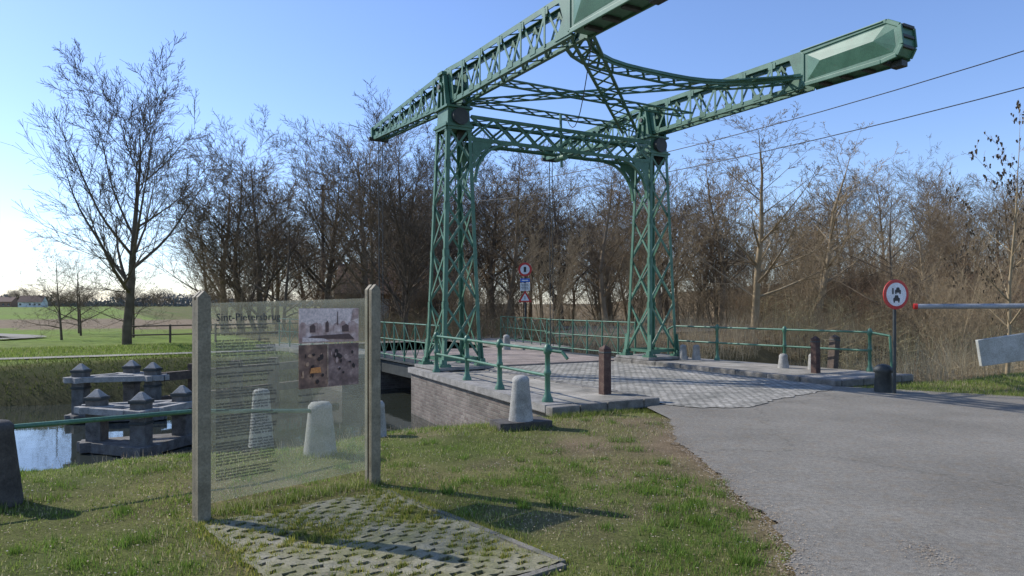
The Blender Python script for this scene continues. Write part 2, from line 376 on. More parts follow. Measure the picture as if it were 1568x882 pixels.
def beam(cx,name):
    mb=MB();hw=.17;ts=np.concatenate([np.linspace(-5.2,0,7),np.linspace(0,5.3,8)[1:]])
    for sx in(-1,1):
        x=cx+sx*hw;n=(sx,0,0)
        for i in range(len(ts)-1):
            a,b=ts[i],ts[i+1];m=(a+b)/2
            mb.bar((x,a,topz(a)),(x,b,topz(b)),.10,.02,n);mb.bar((x,a,botz(a)),(x,b,botz(b)),.10,.02,n)
            mb.bar((x,a,topz(a)),(x,m,botz(m)),.055,.014,n,off=-.02);mb.bar((x,m,botz(m)),(x,b,topz(b)),.055,.014,n,off=-.036)
            mb.bar((x,a,botz(a)),(x,a,topz(a)),.055,.014,n,off=.018)
            for tt_,zz_ in((a,topz(a)-.05),(m,botz(m)+.05)): mb.box((x+sx*.016,tt_,zz_),(.008,.2,.13))
    for i in range(len(ts)-1):
        a,b=ts[i],ts[i+1]
        for f,sg in((topz,1),(botz,-1)):
            for sx in(-1,1): mb.bar((cx+sx*(hw-.035),a,f(a)+sg*.055),(cx+sx*(hw-.035),b,f(b)+sg*.055),.09,.012,(0,0,1))
            m=(a+b)/2
            mb.bar((cx-hw,a,f(a)+sg*.04),(cx+hw,m,f(m)+sg*.04),.05,.01,(0,0,1));mb.bar((cx+hw,m,f(m)+sg*.04),(cx-hw,b,f(b)+sg*.04),.05,.01,(0,0,1))
    for sx in(-1,1):
        x=cx+sx*(hw+.02);mb.yz([(-.42,6.44),(.42,6.44),(.3,7.14),(0,7.22),(-.3,7.14)],x-.008,x+.008)
        mb.yz([(-5.3,6.4),(-4.7,6.4),(-4.95,6.75),(-4.8,7.14),(-5.3,7.14)],x-.008,x+.008)
    mb.box((cx,5.33,6.79),(.44,.12,.36));mb.tube((cx-.3,5.3,6.62),(cx+.3,5.3,6.62),.06,n=10,mi=1)
    mb.tube((cx,5.28,6.6),(cx,5.22,.15),.016,n=6,mi=1)
    mb.tube((cx+.12,5.28,6.6),(cx+.12,5.22,.15),.012,n=6,mi=1)
    mb.obj(name,[GREEN,DKIRON],BR)
    mb=MB();h=.22
    prof=[(-5.2,6.42),(-5.2,7.12),(-7.12,7.16),(-7.38,7.0),(-7.42,6.62),(-7.32,6.44),(-7.0,6.40)]
    mb.yz(prof,cx-h,cx+h)
    for sx in(-1,1):
        x=cx+sx*h
        inn=[(-5.32,6.50),(-5.32,7.04),(-7.08,7.08),(-7.26,6.96),(-7.3,6.62),(-7.24,6.52)]
        rid=[(-5.7,6.80),(-6.9,6.82)]
        xo=x+sx*.10
        vs=[(x+sx*.002,a,b) for a,b in inn]+[(xo,a,b) for a,b in rid]
        mb.add(vs,[(0,1,6),(1,2,7,6),(2,3,7),(3,4,7),(4,5,7),(5,0,6,7)])
        for i in range(len(prof)):
            a=prof[i];b=prof[(i+1)%len(prof)];mb.bar((x,a[0],a[1]),(x,b[0],b[1]),.09,.04,(sx,0,0))
    for zz in(6.6,6.8,7.0): mb.box((cx,-7.41,zz),(.36,.06,.06),1)
    for yy in(-5.6,-6.1,-6.6,-7.05): mb.box((cx,yy,6.38),(.34,.1,.07),1)
    mb.box((cx+.05,-7.2,6.33),(.2,.24,.12),1);mb.box((cx,-6.1,7.17),(.52,1.9,.03))
    mb.obj(name.replace('balance_beam','counterweight'),[GREEN,DKIRON],BR,bevel=.012)
beam(0,'balance_beam_a');beam(WID,'balance_beam_b')
mb=MB()
def strip(p,q,depth,n,z=6.62,**k):
    p=Vector((p[0],p[1],z));q=Vector((q[0],q[1],z));d=(q-p).normalized();lattice(mb,p,q,(-d.y,d.x,0),(0,0,1),depth,n,**k)
strip((.2,-4.9),(WID-.2,.7),.42,12,6.60,w=.055);strip((.2,.7),(WID-.2,-4.9),.42,12,6.64,w=.055)
strip((.3,.55),(WID-.3,.55),.45,9,6.70,w=.055)
strip((.3,-1.7),(WID-.3,-1.7),.40,9,6.56,w=.05)
def arc(s): 
    u=(s/WID-.5)*2; return -3.75-1.75*abs(u)**3.2
N=14;P=[(WID*i/N,arc(WID*i/N)) for i in range(N+1)]
for i in range(N):
    a,b=P[i],P[i+1];da=.22+.5*abs(a[0]/WID-.5)**2*4*.8;db=.22+.5*abs(b[0]/WID-.5)**2*4*.8
    A0=(a[0],a[1],6.62);B0=(b[0],b[1],6.62);A1=(a[0],a[1]+da+.22,6.62);B1=(b[0],b[1]+db+.22,6.62)
    mb.bar(A0,B0,.10,.03,(0,0,1));mb.bar((A0[0],A0[1],6.62),(B0[0],B0[1],6.62),.03,.12,(0,0,1));mb.bar(A1,B1,.08,.03,(0,0,1))
    mb.bar(A0,B1,.055,.012,(0,0,1),off=.012);mb.bar(A1,B0,.055,.012,(0,0,1),off=-.012)
mb.obj('beam_bracing',[GREEN],BR)
mb=MB()
for y in(-.3,.3):
    lattice(mb,(.32,y,5.84),(WID-.32,y,5.84),(0,0,1),(0,1 if y>0 else -1,0),.52,9,w=.055,cw=.09)
for z in(5.58,6.10):
    lattice(mb,(.32,0,z),(WID-.32,0,z),(0,1,0),(0,0,1),.56,9,w=.045,cw=.08)
for y in(-.3,.3):
    for cx,sg in((.30,1),(WID-.30,-1)):
        pr=None
        for k in range(9):
            a=math.pi/2*k/8; p=Vector((cx+sg*(.12+1.0*(1-math.cos(a))),y,4.55+1.0*math.sin(a)))
            if pr is not None:
                mb.bar(pr,p,.05,.09,(0,1,0))
            pr=p
        mb.bar((cx+sg*.08,y,4.9),(cx+sg*.55,y,5.5),.07,.02,(0,1,0));mb.bar((cx+sg*.10,y,5.3),(cx+sg*.35,y,5.08),.06,.02,(0,1,0))
        mb.xz([(cx+sg*.05,5.55),(cx+sg*.65,5.55),(cx+sg*.3,5.3),(cx+sg*.08,4.95)],y-.006,y+.006)
mb.tube((3.1,-.2,5.45),(3.1,.2,5.45),.08,n=10)
mb.bar((3.08,-.05,5.2),(3.08,.0,6.6),.05,.05)
mb.obj('portal_girder',[GREEN],BR)
mb=MB();pr=None
for k in range(11):
    f=k/10;p=Vector((.3+2.4*f,-5.2+4.4*f,6.6-.9*math.sin(f*math.pi)-.3*f))
    if pr is not None: mb.tube(pr,p,.01,n=5)
    pr=p
mb.obj('control_cable',[DKIRON],BR)
mb=MB();mb.prism([(-.80,.7),(-1.42,-6.35),(8.1,-6.35),(7.3,.7)],-2,-.02,0)
mb.obj('near_abutment',[MASON],BR)
mb=MB();mb.prism([(-.87,.75),(-1.5,-6.4),(-1.0,-6.4),(-.37,.75)],-.02,.11);mb.obj('near_coping',[STONE],BR,bevel=.015)
mb=MB();mb.prism([(-.365,.74),(-.995,-6.38),(.42,-6.38),(.42,.74)],-.02,.095);mb.prism([(5.6,.74),(5.6,-6.2),(8.0,-6.2),(7.25,.74)],-.02,.105);mb.obj('side_pavement',[SLAB],BR)
mb=MB()
y=-6.4
while y<.7:
    L=random.uniform(.7,1.05);y2=min(y+L,.74)
    for x0 in(.425,5.4): mb.box((x0+.09+random.uniform(-.008,.008),(y+y2)/2,.045+random.uniform(-.006,.006)),(.19,y2-y-.012,.14))
    y=y2
x=-1.5
while x<.6:
    L=random.uniform(.5,.8);x2=min(x+L,.62);mb.box(((x+x2)/2,-6.5,.03+random.uniform(-.01,.01)),(x2-x-.012,.2,.15));x=x2
x=5.6
while x<8.05:
    L=random.uniform(.5,.8);x2=min(x+L,8.05);mb.box(((x+x2)/2,-6.3,.035),(x2-x-.012,.2,.15));x=x2
mb.obj('kerb_stones',[mottled('worn_kerb',(.09,.085,.07),(.17,.155,.13),5,.9,(.26,.24,.21),bs=.5)],BR,bevel=.02)
mb=MB();ring=[(.6,.72),(5.42,.72),(5.42,-6.2)]
e0=[(5.3,-6.45),(4.6,-6.8),(3.6,-7.0),(2.6,-7.25),(1.7,-7.55),(1.2,-7.5),(.8,-7.15),(.6,-6.6)]
for i in range(len(e0)-1):
    for k in range(8): ring.append((e0[i][0]+(e0[i+1][0]-e0[i][0])*k/8+random.uniform(-.05,.05),e0[i][1]+(e0[i+1][1]-e0[i][1])*k/8+random.uniform(-.06,.06)))
mb.add([(a,b,.010) for a,b in ring],[list(range(len(ring)))]);mb.obj('cobbled_roadway',[COBBLE],BR)
mb=MB();mb.box((3.08,3.15,.0),(5.2,4.85,.10));mb.obj('deck_planking',[PLANK],BR)
mb=MB()
for x in(.1,.45,1.6,2.7,3.8,4.9,5.75,6.06): mb.box((x,3.15,-.22),(.12,4.95,.34))
mb.box((3.08,5.58,-.2),(6.1,.1,.36));mb.box((.2,3.15,.02),(.5,4.8,.05));mb.box((5.95,3.15,.02),(.5,4.8,.05));mb.obj('deck_girders',[DKIRON],BR)
mb=MB();mb.prism([(-1.0,5.7),(7.3,5.7),(8.5,13),(-2.2,13)],-2,-.01,0);mb.obj('far_abutment',[MASON],BR)
mb=MB();mb.add([(.5,5.66,.02),(5.6,5.66,.02),(5.8,13.1,.02),(.4,13.1,.02)],[(0,1,2,3)]);mb.obj('far_brick_paving',[PLANK],BR)
mb=MB();mb.prism([(-1.05,5.68),(.48,5.68),(.38,12.8),(-2.2,12.8)],-.01,.11);mb.prism([(5.62,5.68),(7.35,5.68),(8.4,12.8),(5.82,12.8)],-.01,.11);mb.obj('far_side_pavement',[SLAB],BR)
def pts_rail(mb,pts,h,rails,spacing,pr=.028,rr=.018,cross=True):
    for i in range(len(pts)-1):
        a=Vector(pts[i]);b=Vector(pts[i+1]);L=(b-a).length;n=max(1,round(L/spacing))
        for k in range(n+1):
            p=a.lerp(b,k/n)
            if k<n or i==len(pts)-2:
                mb.tube(p,p+Vector((0,0,h+.03)),pr,n=8)
        for r in rails: mb.tube(a+Vector((0,0,r)),b+Vector((0,0,r)),rr,n=8)
        if cross:
            for k in range(n):
                p=a.lerp(b,k/n);q=a.lerp(b,(k+1)/n)
                mb.tube(p+Vector((0,0,.1)),q+Vector((0,0,rails[0]-.02)),.011,n=5);mb.tube(q+Vector((0,0,.1)),p+Vector((0,0,rails[0]-.02)),.011,n=5)
mb=MB();pts_rail(mb,[(-.02,.75,.05),(-.02,5.5,.05)],1.05,(1.05,.58,.12),.8);pts_rail(mb,[(6.2,.75,.05),(6.2,5.5,.05)],1.05,(1.05,.58,.12),.8);mb.obj('deck_railing',[GREEN],BR)
def cast_post(mb,x,y,z0,h,r=.045):
    mb.lathe((x,y,z0),[(r*2,0),(r*2,.04),(r*1.4,.1),(r,.16),(r*.95,h*.5),(r*1.3,h*.52),(r*1.3,h*.57),(r*.95,h*.6),(r*.9,h-.1),(r*1.4,h-.08),(r*1.45,h),(r*.9,h+.05),(r*.2,h+.07)],12)
mb=MB();P=[(-.78,-.75),(-.93,-2.6),(-1.12,-4.3),(-1.26,-6.1)]
for x,y in P: cast_post(mb,x,y,.1,.85)
for z in(.50,.90):
    for i in range(3): mb.tube((*P[i],z+.02),(*P[i+1],z+.02),.026,n=8)
mb.tube((*P[3],.92),(-1.15,-6.35,.90),.026,n=8);mb.tube((-1.15,-6.35,.9),(-1.12,-6.45,.8),.026,n=8)
mb.tube((*P[0],.92),(-.76,-.55,.9),.026,n=8)
mb.obj('metal_railing',[GREEN],None,(O.x,O.y,0),A30)
mb=MB();P=[(7.2,.2),(7.28,-1.4),(7.55,-3.4),(7.85,-5.5)]
for x,y in P[1:]: cast_post(mb,x,y,.1,.92,.04)
for z in(.58,1.0):
    for i in range(3): mb.tube((*P[i],z),(*P[i+1],z),.024,n=8)
mb.tube((7.2,.2,1.0),(7.2,.45,.9),.026,n=8);mb.tube((7.2,.45,.9),(7.2,.45,.1),.026,n=8)
mb.tube((7.85,-5.5,1.0),(7.9,-5.95,.93),.026,n=8);mb.tube((7.9,-5.95,.93),(7.9,-6.0,.1),.03,n=8)
mb.obj('metal_railing',[GREEN],None,(O.x,O.y,0),A30)
mb=MB();pts_rail(mb,[(-.6,6.0,.1),(-1.6,11.5,.1)],1.0,(1.0,.55,.12),.95,rr=.015,pr=.022);mb.obj('lattice_railing',[GREEN],None,(O.x,O.y,0),A30)
mb=MB();pts_rail(mb,[(6.6,5.9,.1),(7.7,11.5,.1)],1.0,(1.0,.55,.12),.95,rr=.015,pr=.022);mb.obj('lattice_railing',[GREEN],None,(O.x,O.y,0),A30)
mb=MB();pts_rail(mb,[(-16.5,30.5,-.2),(-9.5,32.5,-.1)],.9,(.88,.5),1.8,pr=.05,rr=.03,cross=False);mb.obj('wooden_fence',[BARKWOOD])
# ------------------------------------------------------------------ street furniture
def bollard(x,y,z=0,h=.64,rb=.17,rt=.115,mat=CONC,plinth=False,name='stone_bollard'):
    mb=MB();mb.lathe((0,0,0),[(rb*1.05,-.1),(rb,0),(rb*.98,.05),(rt,h-.1),(rt*1.02,h-.09),(rt*1.0,h-.05),(rt*.75,h-.012),(rt*.3,h),(rt*.05,h)],24)
    if plinth: mb.box((0,0,-.03),(.75,.42,.12),1)
    o=mb.obj(name,[mat,DSTONE],None,(x,y,z),random.uniform(.3,.6));return o
bollard(.12,9.75,.04,plinth=True)
bollard(-2.15,8.05,-.1,.66,.19,.13)
bollard(-3.7,10.6,-.35,.75,.17,.12)
bollard(-1.75,9.3,-.1,.5,.13,.10)
bollard(-4.35,6.05,-.05,.72,.20,.13,mat=DSTONE)  # bollard standing in shade; the shade is put into its darker colour
for s,t in((6.9,-1.0),(6.65,-.75)): bollard(*W(s,t),.1,.42,.12,.09)
bollard(*W(6.9,-3.9),.1,.35,.13,.1);bollard(*W(7.2,-4.5),.1,.38,.12,.1)
bollard(*W(5.2,6.6),.05,.5,.15,.11)
bollard(*W(-13.2,9.9),.0,.8,.24,.18,mat=DKIRON,name='iron_bollard')
def wpost(x,y,h,w,mat,tilt=(0,0),name='wooden_post',z=0):
    mb=MB();mb.box((0,0,h/2-.1),(w,w,h+.0),0,taper=.96);hh=h-.1
    a=w*.48
    mb.box((0,0,h*.82),(w*1.04,w*1.04,.03),1)
    mb.add([(-a,-a,hh),(a,-a,hh),(a,a,hh),(-a,a,hh),(0,0,hh+.07)],[(0,1,4),(1,2,4),(2,3,4),(3,0,4)])
    o=mb.obj(name,[mat,DKIRON],None,(x,y,z),A30,bevel=.008);o.rotation_euler=(tilt[0],tilt[1],A30)
wpost(*W(.17,-5.7),.93,.16,REDWOOD,z=.05);wpost(*W(6.5,-5.1),.92,.15,REDWOOD,(.0,-.02),z=.05);wpost(*W(7.9,-4.5),.95,.18,BARKWOOD,(0,.12),z=.0)
wpost(*W(.3,6.4),.9,.17,REDWOOD,z=.05)
mb=MB();q=[(-9.5,1.6,.62),(-4.35,6.05,.60),(-3.13,7.0,.60),(-2.15,8.05,.45)]
for i in range(3): mb.tube(q[i],q[i+1],.022,n=8)
mb.obj('pipe_handrail',[GREEN])
def dolphin(posts,ztop,name,base):
    mb=MB();E=base
    for i,(x,y) in enumerate(posts):
        x-=E[0];y-=E[1]
        mb.box((x,y,(ztop-2)/2-.05),(.27,.27,2+ztop),0);mb.box((x,y,ztop-.05),(.31,.31,.06),2)
        mb.box((x,y,ztop+.05),(.26,.26,.13),1,taper=.2)
        mb.box((x,y,ztop-.42),(.30,.30,.05),2)
    n=len(posts)
    for i in range(n):
        a=posts[i];b=posts[(i+1)%n]
        a=Vector((a[0]-E[0],a[1]-E[1],0));b=Vector((b[0]-E[0],b[1]-E[1],0));d=(b-a).normalized()*.26
        for z,w,mi in((ztop-.24,.12,1),(-.90,.18,0)):
            z+=i*.004
            sd=.2
            for q in((-sd,sd) if z>-.5 else (0,)):
                mb.bar(a-d+Vector((0,0,z)),b+d+Vector((0,0,z)),.11 if q else .40,w,(0,0,1),mi,side=q)
    mb.obj(name,[PILE,GREYWOOD,DKIRON],None,(E[0],E[1],0),bevel=.008)
dolphin([(-7.45,12.9),(-6.45,12.5),(-6.2,13.5)],0,'mooring_dolphin',(-6.6,12.9))
dolphin([(-9.6,16.0),(-9.0,17.0),(-8.2,16.4)],.2,'mooring_dolphin',(-9,16.4))
mb=MB();a=Vector((-8.3,16.4,0));b=Vector((*W(-1.2,5.5),0))
for z in(-.05,-.6): mb.bar(a+Vector((0,0,z)),b+Vector((0,0,z)),.14,.2)
for k in range(1,5):
    p=a.lerp(b,k/5);mb.box((p.x,p.y,-.9),(.24,.24,2.2))
mb.obj('timber_fender',[BARKWOOD])
# ------------------------------------------------------------------ information panel
PA=math.atan2(1.14,1.10);PN=empty('information_panel',(-2.39,5.53,0),PA);PW=1.58
mb=MB()
for x,h in((0,1.70),(PW,1.78)):
    for dy in(-.034,.034): mb.box((x,dy,h/2-.15),(.10,.045,h+.3))
    mb.box((x+(-.028 if x==0 else .028),0,h/2-.15),(.043,.03,h+.25))
    for dy in(-.034,.034):
        mb.add([(x-.05,dy-.0225,h),(x+.05,dy-.0225,h),(x+.05,dy+.0225,h),(x-.05,dy+.0225,h),(x,dy-.0225,h+.05),(x,dy+.0225,h+.05)],[(0,1,4),(2,3,5),(1,2,5,4),(3,0,4,5)])
mb.obj('posts',[PANELPOST],PN,bevel=.004)
m,nt,b=newmat('etched_glass');tr=nt.nodes.new('ShaderNodeBsdfTransparent');tr.inputs[0].default_value=(.86,.88,.85,1)
df=nt.nodes.new('ShaderNodeBsdfDiffuse');df.inputs[0].default_value=(.46,.50,.40,1);tl=nt.nodes.new('ShaderNodeBsdfTranslucent');tl.inputs[0].default_value=(.46,.5,.40,1)
m1=nt.nodes.new('ShaderNodeMixShader');m1.inputs[0].default_value=.5;nt.links.new(df.outputs[0],m1.inputs[1]);nt.links.new(tl.outputs[0],m1.inputs[2])
m2=nt.nodes.new('ShaderNodeMixShader');n=noise(nt,2.2,6,.7);r=ramp(nt,n.outputs['Fac'],[(.3,(.12,.12,.12)),(.7,(.24,.24,.24))])
fn=noise(nt,260,2,.7);r2=ramp(nt,fn.outputs['Fac'],[(.35,(.6,.6,.6)),(.65,(1.4,1.4,1.4))])
nt.links.new(mixc(nt,r.outputs['Color'],r2.outputs['Color'],1.0,'MULTIPLY'),m2.inputs[0])
nt.links.new(tr.outputs[0],m2.inputs[1]);nt.links.new(m1.outputs[0],m2.inputs[2])
gl=nt.nodes.new('ShaderNodeBsdfGlossy');gl.inputs['Roughness'].default_value=.05;m3=nt.nodes.new('ShaderNodeMixShader');m3.inputs[0].default_value=.05
nt.links.new(m2.outputs[0],m3.inputs[1]);nt.links.new(gl.outputs[0],m3.inputs[2]);nt.links.new(m3.outputs[0],nt.nodes['Material Output'].inputs['Surface']);nt.nodes.remove(b)
ETCH=m
mb=MB();mb.add([(.06,0,.10),(PW-.06,0,.12),(PW-.06,0,1.70),(.06,0,1.655)],[(0,1,2,3)]);mb.obj('glass_sheet',[ETCH],PN)
INK=flat('dark_ink',(.03,.03,.035),.6)
def text(body,x,z,size,name,space=1.0):
    cu=bpy.data.curves.new(name,'FONT');cu.body=body;cu.size=size;cu.space_line=space;cu.materials.append(INK);cu.resolution_u=2;cu.offset=.0005
    o=bpy.data.objects.new(name,cu);o.location=(x,-.005,z);o.rotation_euler=(math.pi/2,0,0);link(o,PN)
text('Sint-Pietersbrug',.11,1.515,.084,'title')
words='de brug over het kanaal werd gebouwd in en vormde lange tijd een belangrijke verbinding tussen beide oevers voor boeren schippers wandelaars met paard en kar ophaalbrug ijzer steen water sluis haven dorp turf hout markt eeuw nieuwe oude kleine grote molen'.split()
def lines(n,w,seed):
    r=random.Random(seed);out=[]
    for i in range(n):
        if r.random()<.08 or (i and i%9==8): out.append('');continue
        l=''
        while len(l)<w: l+=r.choice(words)+' '
        out.append(l[:w+r.randint(-3,2)].strip())
    return '\n'.join(out)
text(lines(2,46,1),.11,1.475,.025,'subtitle')
text(lines(50,46,2),.11,1.40,.0255,'body_text',.93)
text(lines(4,30,3),.82,.86,.02,'caption')
def photo(x0,x1,z0,z1,c1,c2,c3,seed,name,y=-.006):
    m=mottled('print_'+name,c1,c2,9,.6,c3,bs=0,fine=30)
    md=flat('print_dark_'+name,tuple(a*.35 for a in c1),.6);ml=flat('print_light_'+name,c3,.6)
    mb=MB();mb.xz([(x0,z0),(x1,z0),(x1,z1),(x0,z1)],y-.002,y,0);r=random.Random(seed);yy=y-.0035
    H=z1-z0;Wd=x1-x0
    if name=='sepia':
        mb.xz([(x0,z1-.002),(x0,z0+H*.55)]+[(x0+Wd*k/24,z0+H*(.48+r.uniform(0,.15))) for k in range(25)]+[(x1,z1-.002)],yy,y-.0021,2)
        for k in range(7):
            a=x0+Wd*(.03+k*.13+r.uniform(0,.03));w=Wd*r.uniform(.05,.13);hh=r.uniform(.45,.6);mb.xz([(a,z0+H*.3),(a+w,z0+H*.3),(a+w,z0+H*hh),(a+w*.6,z0+H*(hh+.06)),(a,z0+H*hh)],yy-.0006*(k+1),yy-.0001,1 if k%2 else 0)
        mb.xz([(x0+Wd*.62,z0+H*.5),(x0+Wd*.625,z0+H*.9),(x0+Wd*.635,z0+H*.9),(x0+Wd*.635,z0+H*.5)],yy-.005,yy-.0045,1)
        mb.xz([(x0+Wd*.86,z0+H*.62),(x0+Wd*.9,z0+H*.98),(x0+Wd*.995,z0+H*.99),(x0+Wd*.99,z0+H*.7)],yy-.006,yy-.0055,0)
        mb.xz([(x0+Wd*.1,z0+.04),(x0+Wd*.92,z0+.02),(x0+Wd*.82,z0+H*.24),(x0+Wd*.2,z0+H*.2)],yy-.005,yy-.0045,1)
        mb.xz([(x0+Wd*.05,z0+.01),(x0+Wd*.5,z0+.01),(x0+Wd*.4,z0+.035),(x0+Wd*.05,z0+.05)],yy-.006,yy-.0052,2)
    else:
        for k in range(15):
            a=x0+Wd*r.uniform(.02,.78);b=z0+H*r.uniform(.05,.78);w=Wd*r.uniform(.05,.20);h=H*r.uniform(.05,.18)
            pts=[(a+w/2+w/2*math.cos(t)*r.uniform(.6,1),b+h/2+h/2*math.sin(t)*r.uniform(.6,1)) for t in np.linspace(0,6.28,8)[:-1]]
            mb.xz(pts,yy-.0006*k,yy-.0006*k+.0004,1 if k%3 else 2)
    mb.obj('print_'+name,[m,md,ml],PN)
photo(.82,1.42,1.31,1.61,(.36,.20,.16),(.52,.34,.28),(.80,.62,.54),1,'sepia')
photo(.82,1.10,.92,1.295,(.10,.05,.035),(.22,.12,.08),(.52,.30,.18),2,'harbour')
photo(1.105,1.42,.92,1.295,(.095,.05,.04),(.23,.14,.115),(.50,.33,.27),5,'people')
mb=MB();mb.xz([(.92,1.05),(1.03,1.05),(1.02,1.10),(.93,1.095)],-.02,-.0195,0);mb.obj('print_accent',[flat('orange_print',(.68,.26,.07))],PN)
cs=.045;LX,LY=1.58,2.30;nx2,ny2=int(LX/cs),int(LY/cs);PR=math.radians(39);PO=(-2.36,5.42,-.045)
GP=MB()
jit={}
def pv(i,j,z):
    if (i,j) not in jit: jit[(i,j)]=(random.uniform(-.009,.009),random.uniform(-.009,.009),random.uniform(-.005,.005)+.009*math.sin(i*.35)+.008*math.sin(j*.27))
    a=jit[(i,j)];return (i*cs+a[0],-j*cs+a[1],z+a[2])
hole=lambda i,j:(j%2==1) and (((i+(2 if (j//2)%2 else 0))%4) in(0,1,)) and 0<i<nx2-1
for i in range(nx2):
    for j in range(ny2):
        if hole(i,j):
            q=[pv(i,j,.03),pv(i+1,j,.03),pv(i+1,j+1,.03),pv(i,j+1,.03)];ql=[(a[0],a[1],-.02) for a in q]
            GP.add(q+ql,[(0,1,5,4),(1,2,6,5),(2,3,7,6),(3,0,4,7)])
        else: GP.add([pv(i,j,.03),pv(i+1,j,.03),pv(i+1,j+1,.03),pv(i,j+1,.03)],[(0,1,2,3)])
y=0
while y<ny2*cs:
    L=min(.8,ny2*cs-y);GP.box((nx2*cs+.03,-y-L/2,-.012+random.uniform(-.006,.006)),(.05,L-.01,.09),1);y+=L
GP.box((LX/2,-ny2*cs-.03,-.016),(LX,.05,.09),1)
PAV=mottled('paver_concrete',(.14,.14,.05),(.20,.185,.11),3.6,.95,(.27,.25,.185),bs=.5)
GP.obj('grass_concrete_pavers',[PAV,mottled('mossy_kerb',(.10,.10,.06),(.17,.155,.125),5,.9,(.22,.20,.17),bs=.5)],None,PO,PR)
def inpav(x,y):
    dx=x-PO[0];dy=y-PO[1];a=PR;lx=dx*math.cos(a)+dy*math.sin(a);ly=-dx*math.sin(a)+dy*math.cos(a)
    return (lx>.01)&(lx<LX+.03)&(ly<.0)&(ly>-LY-.02),lx,ly
# ------------------------------------------------------------------ signs, barrier
mb=MB();mb.tube((0,.03,-.3),(0,.03,2.1),.03,n=10,mi=3)
mb.ring((0,0,1.82),.0005,.275,-.012,.004,40,1);mb.ring((0,0,1.82),.0005,.215,-.02,-.0125,40,0)
def car(x,z,k):
    mb.xz([(x-.07*k,z-.03*k),(x+.07*k,z-.03*k),(x+.07*k,z+.02*k),(x+.045*k,z+.03*k),(x+.03*k,z+.075*k),(x-.03*k,z+.075*k),(x-.045*k,z+.03*k),(x-.07*k,z+.02*k)],-.024,-.021,2)
    for a in(-1,1): mb.box((x+a*.05*k,-.0225,z-.045*k),(.03*k,.003,.03*k),2)
car(-.0,1.73,1.0);car(.03,1.88,.9);mb.box((-.08,-.0225,1.88),(.03,.003,.11),2)
o=mb.obj('traffic_sign',[WHITE,RED,BLACK,DKIRON],None,(7.05,13.2,0));o.rotation_euler=(0,0,math.radians(14))
mb=MB();mb.tube((0,.03,-.3),(0,.03,3.6),.04,n=10,mi=4)
mb.ring((0,0,3.22),.0005,.32,-.01,.004,36,1);mb.ring((0,0,3.22),.0005,.22,-.02,-.0105,36,0);mb.box((0,-.022,3.22),(.12,.003,.24),3)
mb.box((0,0,2.72),(.44,.015,.17),2);mb.box((0,0,2.42),(.46,.016,.36),0)
for k in range(4): mb.box((random.uniform(-.03,.03),-.0095,2.54-.07*k),(.32,.003,.022),3)
mb.box((0,-.0095,2.72),(.3,.003,.05),0)
def tri(r,y0,y1,mi,z=1.9): mb.xz([(-r*.9,z-r*.5),(r*.9,z-r*.5),(0,z+r)],y0,y1,mi)
tri(.36,-.01,.004,1);tri(.22,-.02,-.0105,0);mb.box((0,-.022,1.92),(.03,.003,.16),3)
mb.obj('traffic_sign',[WHITE,RED,BLUE,BLACK,DKIRON],None,(.6,33,0),-.25)
BB=empty('boom_barrier',(9.6,12.4,0))
mb=MB();mb.tube((-2.33,.55,1.60),(1.6,-.35,1.62),.045,n=12);mb.tube((-2.36,.557,1.60),(-2.30,.543,1.60),.052,n=12,mi=1);mb.obj('boom',[GREYMET,RED],BB)
mb=MB();mb.box((-1.15,-.05,.86),(.82,.09,.46),0,rot=Matrix.Rotation(-.16,3,'Y')@Matrix.Rotation(-.1,3,'Z'));mb.bar((-.75,-.02,1.0),(-.35,.1,1.55),.06,.06,mi=1);mb.bar((-.75,.05,.8),(-.1,.1,1.3),.06,.06,mi=1);mb.obj('counterweight_box',[mottled('weathered_white_steel',(.30,.30,.25),(.43,.43,.38),4,.6,bs=.1),DKIRON],BB,bevel=.01)
mb=MB();mb.box((.0,0,.7),(.2,.2,1.9));mb.box((0,0,.0),(.4,.4,.12));mb.tube((0,-.2,1.55),(0,.2,1.55),.09);mb.obj('pivot_post',[DKIRON],BB,bevel=.01)
mb=MB();mb.lathe((0,0,0),[(.17,-.2),(.16,.0),(.14,.35),(.17,.38),(.17,.44),(.10,.5),(.03,.52)],14);mb.box((.1,.05,.3),(.1,.12,.3));mb.obj('iron_barrier_rest',[DKIRON],None,(6.95,13.45,0))
def house(name,loc,w,d,h,rh,rz,wm,rm,nwin=4):
    E=empty(name,loc,rz);mb=MB();mb.box((0,0,h/2-.2),(w,d,h+.4))
    mb.add([(-w/2,-d/2,h),(-w/2,d/2,h),(-w/2,0,h+rh),(w/2,-d/2,h),(w/2,d/2,h),(w/2,0,h+rh)],[(0,1,2),(3,5,4)]);mb.obj('walls',[wm],E)
    mb=MB()
    for sg in(-1,1):
        mb.add([(-w/2-.3,sg*(d/2+.35),h-.1),(w/2+.3,sg*(d/2+.35),h-.1),(w/2+.3,0,h+rh+.1),(-w/2-.3,0,h+rh+.1),(-w/2-.3,sg*(d/2+.35),h+.05),(w/2+.3,sg*(d/2+.35),h+.05),(w/2+.3,0,h+rh+.25),(-w/2-.3,0,h+rh+.25)],[(0,1,2,3),(4,5,6,7),(0,1,5,4),(0,3,7,4),(1,2,6,5)])
    mb.box((w*.25,0,h+rh+.4),(.5,.5,.9));mb.obj('roof',[rm],E)
    mb=MB()
    for k in range(nwin):
        x=-w/2+w*(k+.5)/nwin
        if k==1: mb.box((x,-d/2-.02,1.05),(.95,.08,2.1),1)
        else: mb.box((x,-d/2-.02,1.55),(1.0,.06,1.1));mb.box((x,-d/2-.03,.96),(1.2,.1,.08),1);mb.box((x,-d/2-.055,1.55),(.06,.02,1.1),1)
    mb.obj('windows_and_door',[GLASSD,WHITE],E)
